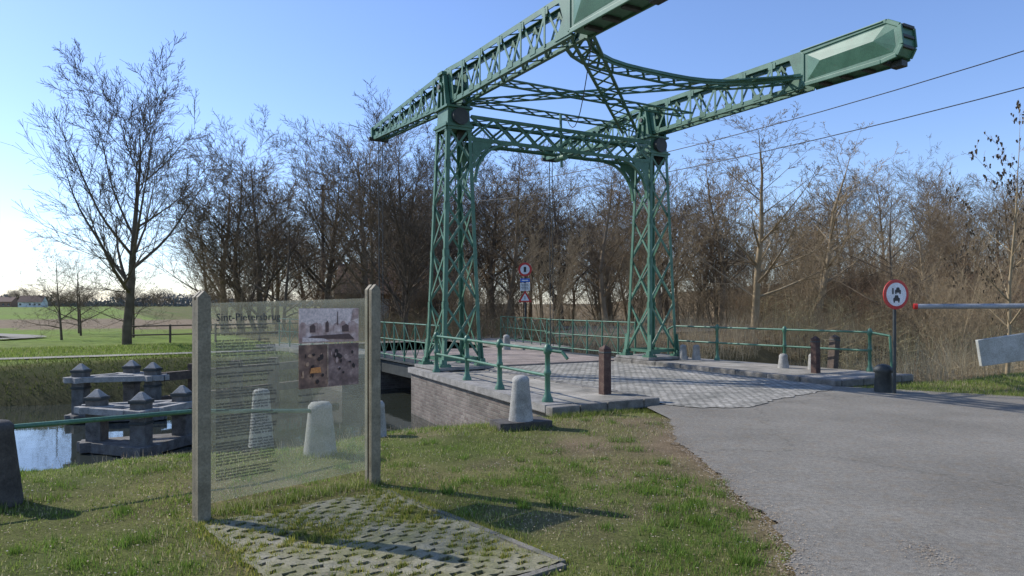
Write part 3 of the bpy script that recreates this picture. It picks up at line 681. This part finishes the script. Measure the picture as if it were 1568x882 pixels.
house('brick_house',(-9.6,60,-.1),9,6,2.5,2.3,.15,BRICKW,ROOF)
house('farmhouse',(-270,405,-.3),12,8,2.8,3.4,.2,WHITE,ROOF,5)
house('farm_barn',(-292,412,-.3),14,9,3.0,2.6,.1,BRICKW,ROOF,5)
# ------------------------------------------------------------------ trees
def make_tree(name,seed,mat,kind):
    R=random.Random(seed);segs=[];g=R.gauss
    K=kind;mx=K['levels'];RM=K.get('rmin',.0055)
    def grow(px,py,pz,dx,dy,dz,L,r,lv):
        n=max(2,min(12,int(L/K['step'][lv])));sl=L/n;az=R.uniform(0,6.28);wg=K['wig'][lv];tp=K['trop'][lv]
        cn=K['cnt'][lv] if lv<mx else 0;acc=R.random()*.5;r0=r
        for i in range(n):
            f=(i+1)/n
            dx+=g(0,wg);dy+=g(0,wg);dz+=g(0,wg)+tp
            l=math.sqrt(dx*dx+dy*dy+dz*dz);dx/=l;dy/=l;dz/=l
            qx,qy,qz=px+dx*sl,py+dy*sl,pz+dz*sl;r1=r0*(1-f*K['tap'][lv]);r1=max(r1,RM)
            segs.append((px,py,pz,qx,qy,qz,r,r1))
            if cn and f>K['st'][lv]:
                acc+=cn/(n*(1-K['st'][lv]))
                while acc>=1:
                    acc-=1;az+=2.4+R.uniform(-.5,.5);an=math.radians(K['ang'][lv]+g(0,8))
                    ax,ay,azz=(dy,-dx,0) if abs(dz)<.95 else (1,0,0)
                    l=math.sqrt(ax*ax+ay*ay+azz*azz);ax/=l;ay/=l
                    bx,by,bz=dy*azz-dz*ay,dz*ax-dx*azz,dx*ay-dy*ax
                    c,s2=math.cos(az),math.sin(az);vx,vy,vz=ax*c+bx*s2,ay*c+by*s2,azz*c+bz*s2
                    ca_,sa_=math.cos(an),math.sin(an);u=R.random()
                    fx=px+(qx-px)*u;fy=py+(qy-py)*u;fz=pz+(qz-pz)*u
                    ff=(f-K['st'][lv])/(1-K['st'][lv]+1e-6)
                    CL=L*K['rat'][lv]*(1-K['dec'][lv]*ff)*R.uniform(.7,1.15)
                    grow(fx,fy,fz,dx*ca_+vx*sa_,dy*ca_+vy*sa_,dz*ca_+vz*sa_,CL,max(RM,min(r1*.8,r1*K['rr'][lv]*R.uniform(.8,1.1))),lv+1)
            px,py,pz,r=qx,qy,qz,r1
    for st in range(K.get('stems',1)):
        a=R.uniform(0,6.28);ln=K.get('lean',.03)*(1 if st==0 else 4)
        grow(.15*st*math.cos(a),.15*st*math.sin(a),-.3,ln*math.cos(a),ln*math.sin(a),1,K['L0']*(1 if st==0 else R.uniform(.7,.95)),K['r0']*(1 if st==0 else .7),0)
    A=np.array(segs);zmax=A[:,5].max();sc=10/zmax
    A[:,:6]*=sc
    thick=A[:,6]>.03
    V1,F1=seg_arrays(A[thick,0:3],A[thick,3:6],A[thick,6],A[thick,7],7)
    B=A[~thick];V2,F2=seg_arrays(B[:,0:3],B[:,3:6],B[:,6],B[:,7],3)
    V=np.concatenate([V1,V2]);F=np.concatenate([F1,F2+len(V1)])
    print(name,len(A));return np_mesh(name,V,F,mat,None,True),A
K1=dict(levels=4,L0=8.5,r0=.17,step=[.8,.55,.5,.5,.5],wig=[.04,.05,.06,.07,.08],trop=[.03,.09,.08,.07,.05],cnt=[18,8,6,4],st=[.24,.15,.1,.1],tap=[.92,.88,.85,.8,.5],ang=[46,35,32,31],rat=[.62,.52,.56,.62],dec=[.48,.38,.35,.3],rr=[.57,.52,.57,.6],rmin=.0045)
K2=dict(K1,cnt=[16,8,6,4],ang=[38,34,34,32],rat=[.57,.52,.56,.6],stems=2,r0=.13,lean=.06,st=[.18,.15,.12,.1])
K3=dict(K1,cnt=[28,7,5,3.5],ang=[50,40,36,34],rat=[.42,.45,.52,.55],dec=[.55,.45,.45,.4],st=[.2,.15,.1,.1],r0=.12,trop=[.05,.10,.09,.06,.04])
K4=dict(K1,cnt=[14,8,6,4],ang=[62,48,42,40],rat=[.75,.5,.5,.5],dec=[.3,.5,.5,.4],L0=5.5,st=[.3,.12,.1,.1],r0=.15,trop=[.05,.0,.02,.02,.02],rmin=.005)
K5=dict(K1,cnt=[10,7,5,2],ang=[26,32,34,36],rat=[.6,.5,.5,.55],stems=6,r0=.05,lean=.09,st=[.15,.15,.1,.1],L0=7)
KD=dict(K1,levels=3,cnt=[24,9,6],ang=[42,36,34],rat=[.55,.5,.6],dec=[.45,.4,.35],r0=.11,rmin=.0075,trop=[.05,.10,.08,.06])
KD2=dict(KD,stems=4,r0=.06,lean=.08,cnt=[14,7,4],ang=[30,32,34],st=[.12,.12,.1])
KA=dict(K1,cnt=[17,9,7,5],rmin=.005,st=[.22,.12,.1,.1],ang=[50,36,33,32],rat=[.68,.54,.56,.6],r0=.16)
TM={}
TM['a'],_=make_tree('tree_mesh_a',11,BARK1,KA)
TM['b'],_=make_tree('tree_mesh_b',12,BARK1,K2)
TM['c'],_=make_tree('tree_mesh_c',13,BARK3,K1)
TM['d'],_=make_tree('tree_mesh_d',14,BARK3,K3)
TM['e'],_=make_tree('tree_mesh_e',15,BARK2,K3)
TM['f'],_=make_tree('tree_mesh_f',16,BARK1,K4)
TM['g'],_=make_tree('tree_mesh_g',17,BARK2,K5)
TM['h'],_=make_tree('tree_mesh_h',18,BARK3,K5)
TM['p'],_=make_tree('tree_mesh_p',21,BARK3,KD)
TM['q'],_=make_tree('tree_mesh_q',22,BARK1,KD)
TM['r'],_=make_tree('tree_mesh_r',23,BARK2,KD2)
TM['s'],_=make_tree('tree_mesh_s',24,BARK3,KD2)
TM['i'],AI=make_tree('tree_mesh_i',19,BARK2,dict(K3,cnt=[15,6,4,2],r0=.09))
print('trees',time.time()-T0)
def tree(u,x,y,h,k,wide=1.0,name='bare_tree',parent=None):
    o=bpy.data.objects.new(name,TM[k]);s=h/10;o.scale=(s*wide,s*wide,s);o.location=(x,y,float(gz(np.array([x]),np.array([y]))[0])-.02);o.rotation_euler=(0,0,u);link(o,parent);return o
LIST=[(2.5,-16.1,30,12.4,'a',1.05),(1.,-14.6,42,13.2,'b',1.3),(2,-18.4,46,12.8,'c',1.3),(3,-12.6,48,13.8,'a',1.2),(4,-9.2,45,14.6,'c',1.2),(2.2,-5.1,34,11.8,'b',1.2),
(5,-4.4,50,14.5,'b',1.3),(.3,-.4,44,12.0,'d',1.5),(1.3,3.6,52,13.4,'b',1.3),(2.6,5.3,40,10.8,'d',1.5),(3.1,10.3,50,12.5,'c',1.2),(4.2,12.4,37,11.9,'e',1.6),(5.2,14.5,50,13,'d',1.4),(5.4,19.8,47,13.2,'e',1.5),(.9,21.3,40,10.6,'f',.8),
(1.9,27,46,9.5,'e',1.4),(2.9,18.5,30,6.3,'g',1),(3.6,22,52,10,'h',1.2),(4.9,34,55,8.5,'c',1),(0,-24,40,5.2,'f',.8),(1.1,-21.3,34,5.2,'f',.8),(2.1,-26.5,44,5.6,'f',.9),(4.4,-11.5,36,8.6,'f',.9),(5.5,-14.6,38,7.4,'h',1.2),(.2,-7.8,38,9.4,'d',1.4),(.7,1.5,37,7.5,'g',1),(2.0,8.2,43,9,'g',1),(6,16,41,8.6,'g',1),(3,24,36,6.8,'g',1.1),(2,-17,52,12,'p',1.4),(3,-21,50,10.5,'q',1.3),(2.7,-19.5,37,4.8,'f',.9),
(3.3,-16.5,44,12,'d',1.5),(4.8,-7,52,14.5,'a',1.2),(1.6,-1.5,54,14.5,'c',1.3),(2.4,7.5,54,13.5,'d',1.5)]
for r,x,y,h,k,w in LIST: tree(r,x,y,h,k,w,'shrub_tree' if k in 'gh' else 'bare_tree')
o=tree(1.2,12.4,18,6.9,'i',.9,'alder_tree');o.rotation_euler=(0,math.radians(-4),1.2)
tw=AI[AI[:,6]<.012];sel=rng.choice(len(tw),min(520,len(tw)),replace=False);P=tw[sel,3:6]
cl1=P+np.array([0,0,-.09])+rng.normal(0,.02,P.shape)
Vc,Fc=seg_arrays(P,cl1,np.full(len(P),.035),np.full(len(P),.018),5)
mm=np_mesh('seed_clusters',Vc,Fc,mottled('seed_cluster',(.05,.035,.02),(.09,.065,.04),30,.9));link(bpy.data.objects.new('seed_clusters',mm),o)
DW=empty('distant_trees');kk='psprpq'
R=random.Random(5)
for row,(y0,h0) in enumerate(((56,11),(65,13.5),(76,16.5))):
    x=-22
    while x<75:
        hh=h0*R.uniform(.7,1.1)*(1 if x>-12 else .8)*(1 if x<22 else .72)
        tree(R.uniform(0,6.28),x,y0+R.uniform(-3,3)+max(0,x-25)*.1,hh,R.choice(kk),R.uniform(1.2,1.7),'wood_tree',DW)
        x+=R.uniform(2.3,4.0)
SH=empty('thicket')
for (x0,x1,y0,y1,n) in((-13,0,41,52,14),(3,12,52,57,4),(11,34,38,48,22),(22,60,44,62,24),(-3,3,37,41,3)):
    for k in range(n): tree(R.uniform(0,6.28),R.uniform(x0,x1),R.uniform(y0,y1),R.uniform(2.4,5.0),R.choice('rsr'),R.uniform(1.1,1.7),'thicket_shrub',SH)
DT=empty('horizon_treeline')
x=-420
while x<-60:
    yy=R.uniform(420,500);tree(R.uniform(0,6.28),x,yy,R.uniform(8,15),R.choice('pqs'),R.uniform(1.6,2.6),'treeline_tree',DT);x+=R.uniform(2.2,4.5)
n=16000;x=rng.uniform(-460,-60,n);y=rng.uniform(440,520,n);hh=(4+2.8*np.sin(x*.05)+1.8*np.sin(x*.17+1))
z=rng.uniform(0,1,n)*np.clip(hh,1.5,9);a=rng.uniform(0,6.28,n);sz=rng.uniform(.35,.9,n)
V=np.stack([np.stack([x-np.cos(a)*sz,y-np.sin(a)*sz,z-.3],1),np.stack([x+np.cos(a)*sz,y+np.sin(a)*sz,z-.2],1),np.stack([x+rng.normal(0,.3,n),y,z+sz*1.3],1)],1).reshape(-1,3)
hc=np.array([(.15,.16,.16),(.19,.18,.17),(.13,.15,.14)])[rng.integers(0,3,n)]  # distance haze painted into the hedge as blue-grey tones
link(bpy.data.objects.new('horizon_hedgerow',np_mesh('horizon_hedgerow',V,np.arange(3*n).reshape(-1,3),DRY,np.repeat(hc,3,axis=0))))
# ------------------------------------------------------------------ stems / brush / reeds
def stems(name,x,y,h,rad,pal,lean=.15,side=2,mat=DRY,wv=.1):
    n=len(x);z=gz(x,y);P0=np.stack([x,y,z-.05],1);a=rng.uniform(0,6.28,n);ln=rng.uniform(0,lean,n)*h
    d=np.stack([np.cos(a)*ln,np.sin(a)*ln,h],1);P1=P0+d*.5+rng.normal(0,wv,(n,3))*h[:,None]*.2;P2=P0+d+rng.normal(0,wv,(n,3))*h[:,None]*.3
    A=[P0,P1];B=[P1,P2];R0=[rad,rad*.75];R1=[rad*.75,rad*.3];C=rng.integers(0,len(pal),n);cc=[C,C]
    for k in range(side):
        f=rng.uniform(.2,.95,n)[:,None];st=P1+(P2-P1)*f if k%2 else P0+(P1-P0)*f
        e=st+np.stack([rng.normal(0,.3,n)*h,rng.normal(0,.3,n)*h,rng.uniform(.05,.4,n)*h],1)
        A.append(st);B.append(e);R0.append(rad*.55);R1.append(rad*.25);cc.append(C)
    A=np.concatenate(A);B=np.concatenate(B);R0=np.concatenate(R0);R1=np.concatenate(R1);C=np.concatenate(cc)
    V,F=seg_arrays(A,B,R0,R1,3);pal=np.array(pal);colr=pal[C]*rng.uniform(.75,1.25,len(C))[:,None];colr=np.repeat(colr,6,axis=0)
    me=np_mesh(name,V,F,mat,colr);return link(bpy.data.objects.new(name,me))
pb=[(.21,.15,.08),(.29,.21,.12),(.15,.105,.06),(.25,.165,.09),(.17,.16,.06)]
n=8000;x=rng.uniform(-13,60,n);y=rng.uniform(34,60,n)+np.maximum(x-20,0)*.15
keep=~((x>-4)&(y<44)&(x<3+(y-20)*.45)&(x>-4))&~((y>45)&(y<58)&(x>0)&(y<46+ .3*(x)+11)&(y>41+.3*x))
x,y=x[keep],y[keep];stems('woodland_undergrowth',x,y,rng.uniform(.3,1.5,len(x)),rng.uniform(.007,.014,len(x)),pb,.5,4)
n=2500;x=rng.uniform(-9,2,n);y=rng.uniform(31,40,n);stems('hedge_brush',x,y,rng.uniform(.3,1.1,n),rng.uniform(.006,.010,n),pb,.5,4)
n=6500;x=rng.uniform(24,75,n);y=rng.uniform(42,85,n);stems('hillside_scrub',x,y,rng.uniform(1.0,3.2,n),rng.uniform(.010,.022,n),[(.36,.20,.11),(.31,.18,.10),(.38,.27,.15),(.23,.15,.09)],.35,4)
pr_=[(.52,.41,.24),(.44,.34,.20),(.58,.47,.30),(.34,.26,.15)]
n=10000;s=rng.uniform(8.8,34,n);t=rng.uniform(-5.2,-2.8,n);k2=rng.random(n)<.5;t=np.where(k2,rng.uniform(6.8,10.5,n),t)
k=wob(s*1.2,t*1.2)>-.35;s,t=s[k],t[k];x=O.x+s*ca-t*sa;y=O.y+s*sa+t*ca
stems('reeds',x,y,rng.uniform(.5,1.45,len(x)),rng.uniform(.004,.007,len(x)),pr_,.35,1,wv=.3)
n=2600;x=rng.uniform(13,34,n);y=rng.uniform(28,42,n);stems('yellow_scrub',x,y,rng.uniform(.6,2.4,n),rng.uniform(.006,.011,n),[(.40,.33,.16),(.36,.25,.13),(.44,.37,.20)],.4,4)
s=rng.uniform(-14,-1.6,2600);t=-3.6+rng.normal(0,.35,2600);x=O.x+s*ca-t*sa;y=O.y+s*sa+t*ca
stems('bank_reeds',x,y,rng.uniform(.15,.45,2600),rng.uniform(.003,.006,2600),pr_+[(.10,.10,.04)],.4,1,wv=.3)
s=rng.uniform(-45,-1.5,3500);t=6.9+rng.normal(0,.25,3500);x=O.x+s*ca-t*sa;y=O.y+s*sa+t*ca
stems('far_bank_reeds',x,y,rng.uniform(.1,.3,3500),rng.uniform(.004,.008,3500),[(.07,.065,.035),(.10,.09,.05),(.05,.07,.025)],.4,1,wv=.3)
# ------------------------------------------------------------------ grass
def inpoly(x,y,poly):
    c=np.zeros(len(x),bool);n=len(poly);j=n-1
    for i in range(n):
        xi,yi=poly[i];xj,yj=poly[j]
        if yi!=yj:
            m=((yi>y)!=(yj>y))&(x<(xj-xi)*(y-yi)/(yj-yi)+xi);c^=m
        j=i
    return c
AB=[W(-.8,.7),W(-1.5,-6.5),W(.2,-6.7),W(8.1,-6.4),W(7.4,.7)]
def blades(name,x,y,h,w,col,mat=VEG,lean=.8):
    n=len(x);z=gz(x,y);a=rng.uniform(0,6.28,n);b=rng.uniform(0,6.28,n);l=rng.uniform(0,lean,n)*h
    cx,sx=np.cos(a)*w/2,np.sin(a)*w/2
    V=np.stack([np.stack([x-cx,y-sx,z-.005],1),np.stack([x+cx,y+sx,z-.005],1),np.stack([x+np.cos(b)*l,y+np.sin(b)*l,z+h],1)],1).reshape(-1,3)
    F=np.arange(3*n).reshape(-1,3);me=np_mesh(name,V,F,mat,np.repeat(col,3,axis=0));return link(bpy.data.objects.new(name,me))
def gcol(x,y,n,dry=None,k=1.0,dr=1.0):
    pal=np.array([(.19,.255,.045),(.25,.32,.06),(.13,.18,.035),(.34,.35,.11),(.50,.43,.24)])
    d=wob(x*1.7+3,y*1.7)*.5+.5;pi=rng.choice(4,n,p=[.34,.30,.18,.18]);dd=0 if dry is None else dry*.5
    pi=np.where(rng.random(n)<(.07+.18*(1-d)+dd)*dr,4,pi)
    return pal[pi]*rng.uniform(.6,1.3,n)[:,None]*k
n=370000;D=rng.uniform(0,1,n)**1.5*11+2.6;x=rng.uniform(-1.05,1.0,n)*D;y=D
ip,lx,ly=inpav(x,y);wn=worn(x,y)
clump=np.clip(.5+.45*wob(x*2.3,y*2.3)+.4*wob(x*8+1,y*7)+.25*wob(x*19,y*17),.0,1.5)
keep=~inpoly(x,y,ASPOLY)&~inpoly(x,y,AB)&~ip&(gz(x,y)>-.98)&(rng.random(n)>wn*1.0)&(rng.random(n)<.15+.78*clump)
x,y=x[keep],y[keep];cl=clump[keep];wn=wn[keep];n=len(x)
h=rng.uniform(.010,.030,n)*(.45+1.2*cl)*np.where(rng.random(n)<.04,1.8,1);h=h*(1+.6*(y>9))
blades('grass',x,y,h,rng.uniform(.004,.008,n)*(1+y*.06),gcol(x,y,n,wn))
tx=[];ty=[];th=[]
for k in range(360):
    if k<90: cx,cy=random.gauss(1.5,.26),random.uniform(3.8,7.2)
    elif k<135: cx,cy=random.gauss(.3,.5),random.gauss(6.6,.5)
    else: cy=random.uniform(3.4,10.5);cx=random.uniform(-1,.25)*cy*.9
    m=random.randint(25,90);r=random.uniform(.03,.08);hh=random.uniform(.04,.09)
    q=np.random.normal(0,r,(m,2));tx+=list(cx+q[:,0]);ty+=list(cy+q[:,1]);th+=list(hh*np.random.uniform(.5,1.1,m))
tx=np.array(tx);ty=np.array(ty);th=np.array(th);k=~inpoly(tx,ty,ASPOLY)&~inpoly(tx,ty,AB)&~inpav(tx,ty)[0]&(gz(tx,ty)>-.9);tx,ty,th=tx[k],ty[k],th[k];n=len(tx)
blades('grass_tufts',tx,ty,th,rng.uniform(.005,.009,n),np.array([(.14,.23,.035),(.20,.30,.05),(.11,.17,.025)])[rng.integers(0,3,n)]*rng.uniform(.7,1.2,n)[:,None])
lx=[];ly=[]
for i in range(nx2):
    for j in range(ny2):
        moss=.5+.5*math.sin(i*.21+1)*math.sin(j*.17+2)
        if hole(i,j):
            m=random.randint(10,46) if random.random()<.82 else 2
            lx+=list(np.random.uniform((i-.2)*cs,(i+1.2)*cs,m));ly+=list(-np.random.uniform((j-.2)*cs,(j+1.2)*cs,m))
        elif random.random()<.55*moss:
            m=random.randint(3,16);lx+=list(np.random.uniform(i*cs,(i+1)*cs,m));ly+=list(-np.random.uniform(j*cs,(j+1)*cs,m))
lx+=list(np.random.normal(0,.05,1500));ly+=list(-np.random.uniform(0,LY,1500));lx+=list(LX+.05+np.random.normal(0,.035,1800));ly+=list(-np.random.uniform(0,LY,1800))
lx=np.array(lx);ly=np.array(ly);a=PR;x=PO[0]+lx*math.cos(a)-ly*math.sin(a);y=PO[1]+lx*math.sin(a)+ly*math.cos(a);n=len(x)
pc=np.array([(.37,.35,.06),(.20,.24,.04),(.44,.39,.12),(.14,.19,.03)])[rng.integers(0,4,n)]*rng.uniform(.7,1.2,n)[:,None]
blades('paver_moss',x,y,rng.uniform(.02,.05,n),rng.uniform(.006,.011,n),pc)
fx=[];fy=[]
def fringe(a,b,n,sd):
    f=rng.random(n);fx.extend(a[0]+(b[0]-a[0])*f+rng.normal(0,sd,n));fy.extend(a[1]+(b[1]-a[1])*f+rng.normal(0,sd,n))
fringe((-2.4,5.6),(-1.2,6.75),1500,.06);fringe(W(-1.55,-6.7),W(.5,-6.75),2600,.07);fringe((-.2,9.55),(.45,9.7),1300,.07);fringe((-4.6,5.95),(-4.1,6.0),500,.12)
fringe((6.8,14.1),(11,11.9),3500,.18);fringe((-2.3,8.0),(-1.9,7.95),500,.12)
fx=np.array(fx);fy=np.array(fy);k=~inpoly(fx,fy,AB);fx,fy=fx[k],fy[k];n=len(fx)
blades('grass_fringe',fx,fy,rng.uniform(.03,.10,n),rng.uniform(.005,.009,n),gcol(fx,fy,n,k=.85))
n=60000;x=rng.uniform(6,22,n);y=rng.uniform(10,17.5,n);s_,t_=toL(x,y);k=~inpoly(x,y,ASPOLY)&~inpoly(x,y,AB)&(t_<-4.2);x,y=x[k],y[k];n=len(x)
blades('verge_grass',x,y,rng.uniform(.03,.09,n),rng.uniform(.008,.014,n),gcol(x,y,n,k=.9))
n=80000;s=rng.uniform(-40,-1.2,n);t=rng.uniform(7.2,17,n);k=~((t>10.1)&(t<11.3));s,t=s[k],t[k];x=O.x+s*ca-t*sa;y=O.y+s*sa+t*ca;n=len(x)
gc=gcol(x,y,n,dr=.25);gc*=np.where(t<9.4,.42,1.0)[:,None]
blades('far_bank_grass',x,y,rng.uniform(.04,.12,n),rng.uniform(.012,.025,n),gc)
# ------------------------------------------------------------------ litter
def chips(name,x,y,z,sz,col,mat=DRY):
    n=len(x);a=rng.uniform(0,6.28,n);tl=rng.normal(0,.3,(n,4));V=[]
    for i,(u,v) in enumerate(((-1,-.5),(1,-.6),(.9,.5),(-.8,.6))):
        px=(u*np.cos(a)-v*np.sin(a))*sz;py=(u*np.sin(a)+v*np.cos(a))*sz;V.append(np.stack([x+px,y+py,z+.003+np.abs(tl[:,i])*sz*.8],1))
    V=np.stack(V,1).reshape(-1,3);F=np.arange(4*n).reshape(-1,4);me=np_mesh(name,V,F,mat,np.repeat(col,4,axis=0));return link(bpy.data.objects.new(name,me))
lp=np.array([(.36,.28,.18),(.26,.19,.12),(.42,.34,.24),(.17,.13,.09),(.30,.28,.25)])
n=6500;f=rng.random(n);ei=(f*(len(el)-20)).astype(int);E=np.array(el);x=E[ei,0]+np.abs(rng.normal(0,.13,n))*np.where(rng.random(n)<.25,2.5,1)-.1;y=E[ei,1]+rng.uniform(-.05,.05,n)
x2=rng.uniform(2,9,1100);y2=rng.uniform(3.5,13,1100);cx_=rng.normal(2.75,.10,420);cy_=rng.normal(4.75,.17,420)
f=rng.random(1500);x3=5.8+f*6+rng.normal(0,.12,1500);y3=14.35-f*2.9*.93+rng.normal(0,.14,1500)-.15
x=np.concatenate([x,x2,cx_,x3]);y=np.concatenate([y,y2,cy_,y3]);n=len(x)
chips('leaf_litter',x,y,np.full(n,.002),rng.uniform(.002,.008,n),lp[rng.integers(0,5,n)])
n=12000;x=rng.uniform(-4.5,2.1,n);y=rng.uniform(3.6,11,n);k=~inpoly(x,y,ASPOLY)&~inpoly(x,y,AB)&((rng.random(n)<.4)|(worn(x,y)>.35));x,y=x[k],y[k];n=len(x)
chips('fallen_leaves',x,y,gz(x,y)+rng.uniform(.005,.03,n),rng.uniform(.003,.010,n),lp[rng.integers(0,5,n)])
# ------------------------------------------------------------------ poles & wires
mb=MB();mb.tube((0,0,-.5),(0,0,11.6),.16,.11,n=10);mb.box((0,0,11.2),(1.3,.1,.12));mb.tube((-.5,0,11.2),(-.5,0,11.45),.04);mb.tube((.5,0,11.2),(.5,0,11.45),.04);mb.obj('utility_pole',[BARKWOOD],None,(-15.8,60,0))
def wire(name,a,b,sag,r=.017):
    mb=MB();pr=None;a=Vector(a);b=Vector(b)
    for k in range(25):
        f=k/24;p=a.lerp(b,f)+Vector((0,0,-4*sag*f*(1-f)))
        if pr is not None: mb.tube(pr,p,r,n=5)
        pr=p
    mb.obj(name,[BLACK])
wire('power_line',(19.4,13,9.6),(-15.5,60,11.2),2.3);wire('power_line',(19.4,13,8.4),(-15.5,60,10.2),2.0)
mb=MB();mb.tube((0,0,-.5),(0,0,10),.15,.11,n=10);mb.obj('utility_pole',[BARKWOOD],None,(19.4,13,0))
# ------------------------------------------------------------------ light, sky, camera
EL=math.radians(38)
sd=Vector((-.92*math.cos(EL),.39*math.cos(EL),math.sin(EL))).normalized()
L=bpy.data.lights.new('sun','SUN');L.energy=5.0;L.angle=math.radians(.53);L.color=(1,.965,.91);lo=bpy.data.objects.new('sun',L);lo.rotation_euler=sd.to_track_quat('Z','Y').to_euler();link(lo)
w=bpy.data.worlds.new('World');S.world=w;w.use_nodes=True;nt=w.node_tree;sk=nt.nodes.new('ShaderNodeTexSky');sk.sky_type='NISHITA';sk.sun_disc=False
sk.sun_elevation=EL;sk.sun_rotation=math.atan2(sd.x,sd.y);sk.air_density=1.0;sk.dust_density=.3;sk.ozone_density=3.0
mx=mixc(nt,sk.outputs[0],(1.12,1.16,1.38),1.0,'MULTIPLY')
nt.links.new(mx,nt.nodes['Background'].inputs[0]);nt.nodes['Background'].inputs[1].default_value=.15
cam=bpy.data.cameras.new('camera');cam.sensor_width=36;cam.lens=1100/1568*36;cam.shift_y=24/1568;cam.clip_end=6000;cam.clip_start=.05
co=bpy.data.objects.new('camera',cam);co.location=(0,0,1.65);co.rotation_euler=(math.pi/2,0,0);link(co);S.camera=co
S.view_settings.view_transform='Standard';S.view_settings.look='None';S.view_settings.exposure=0
print('done',time.time()-T0)
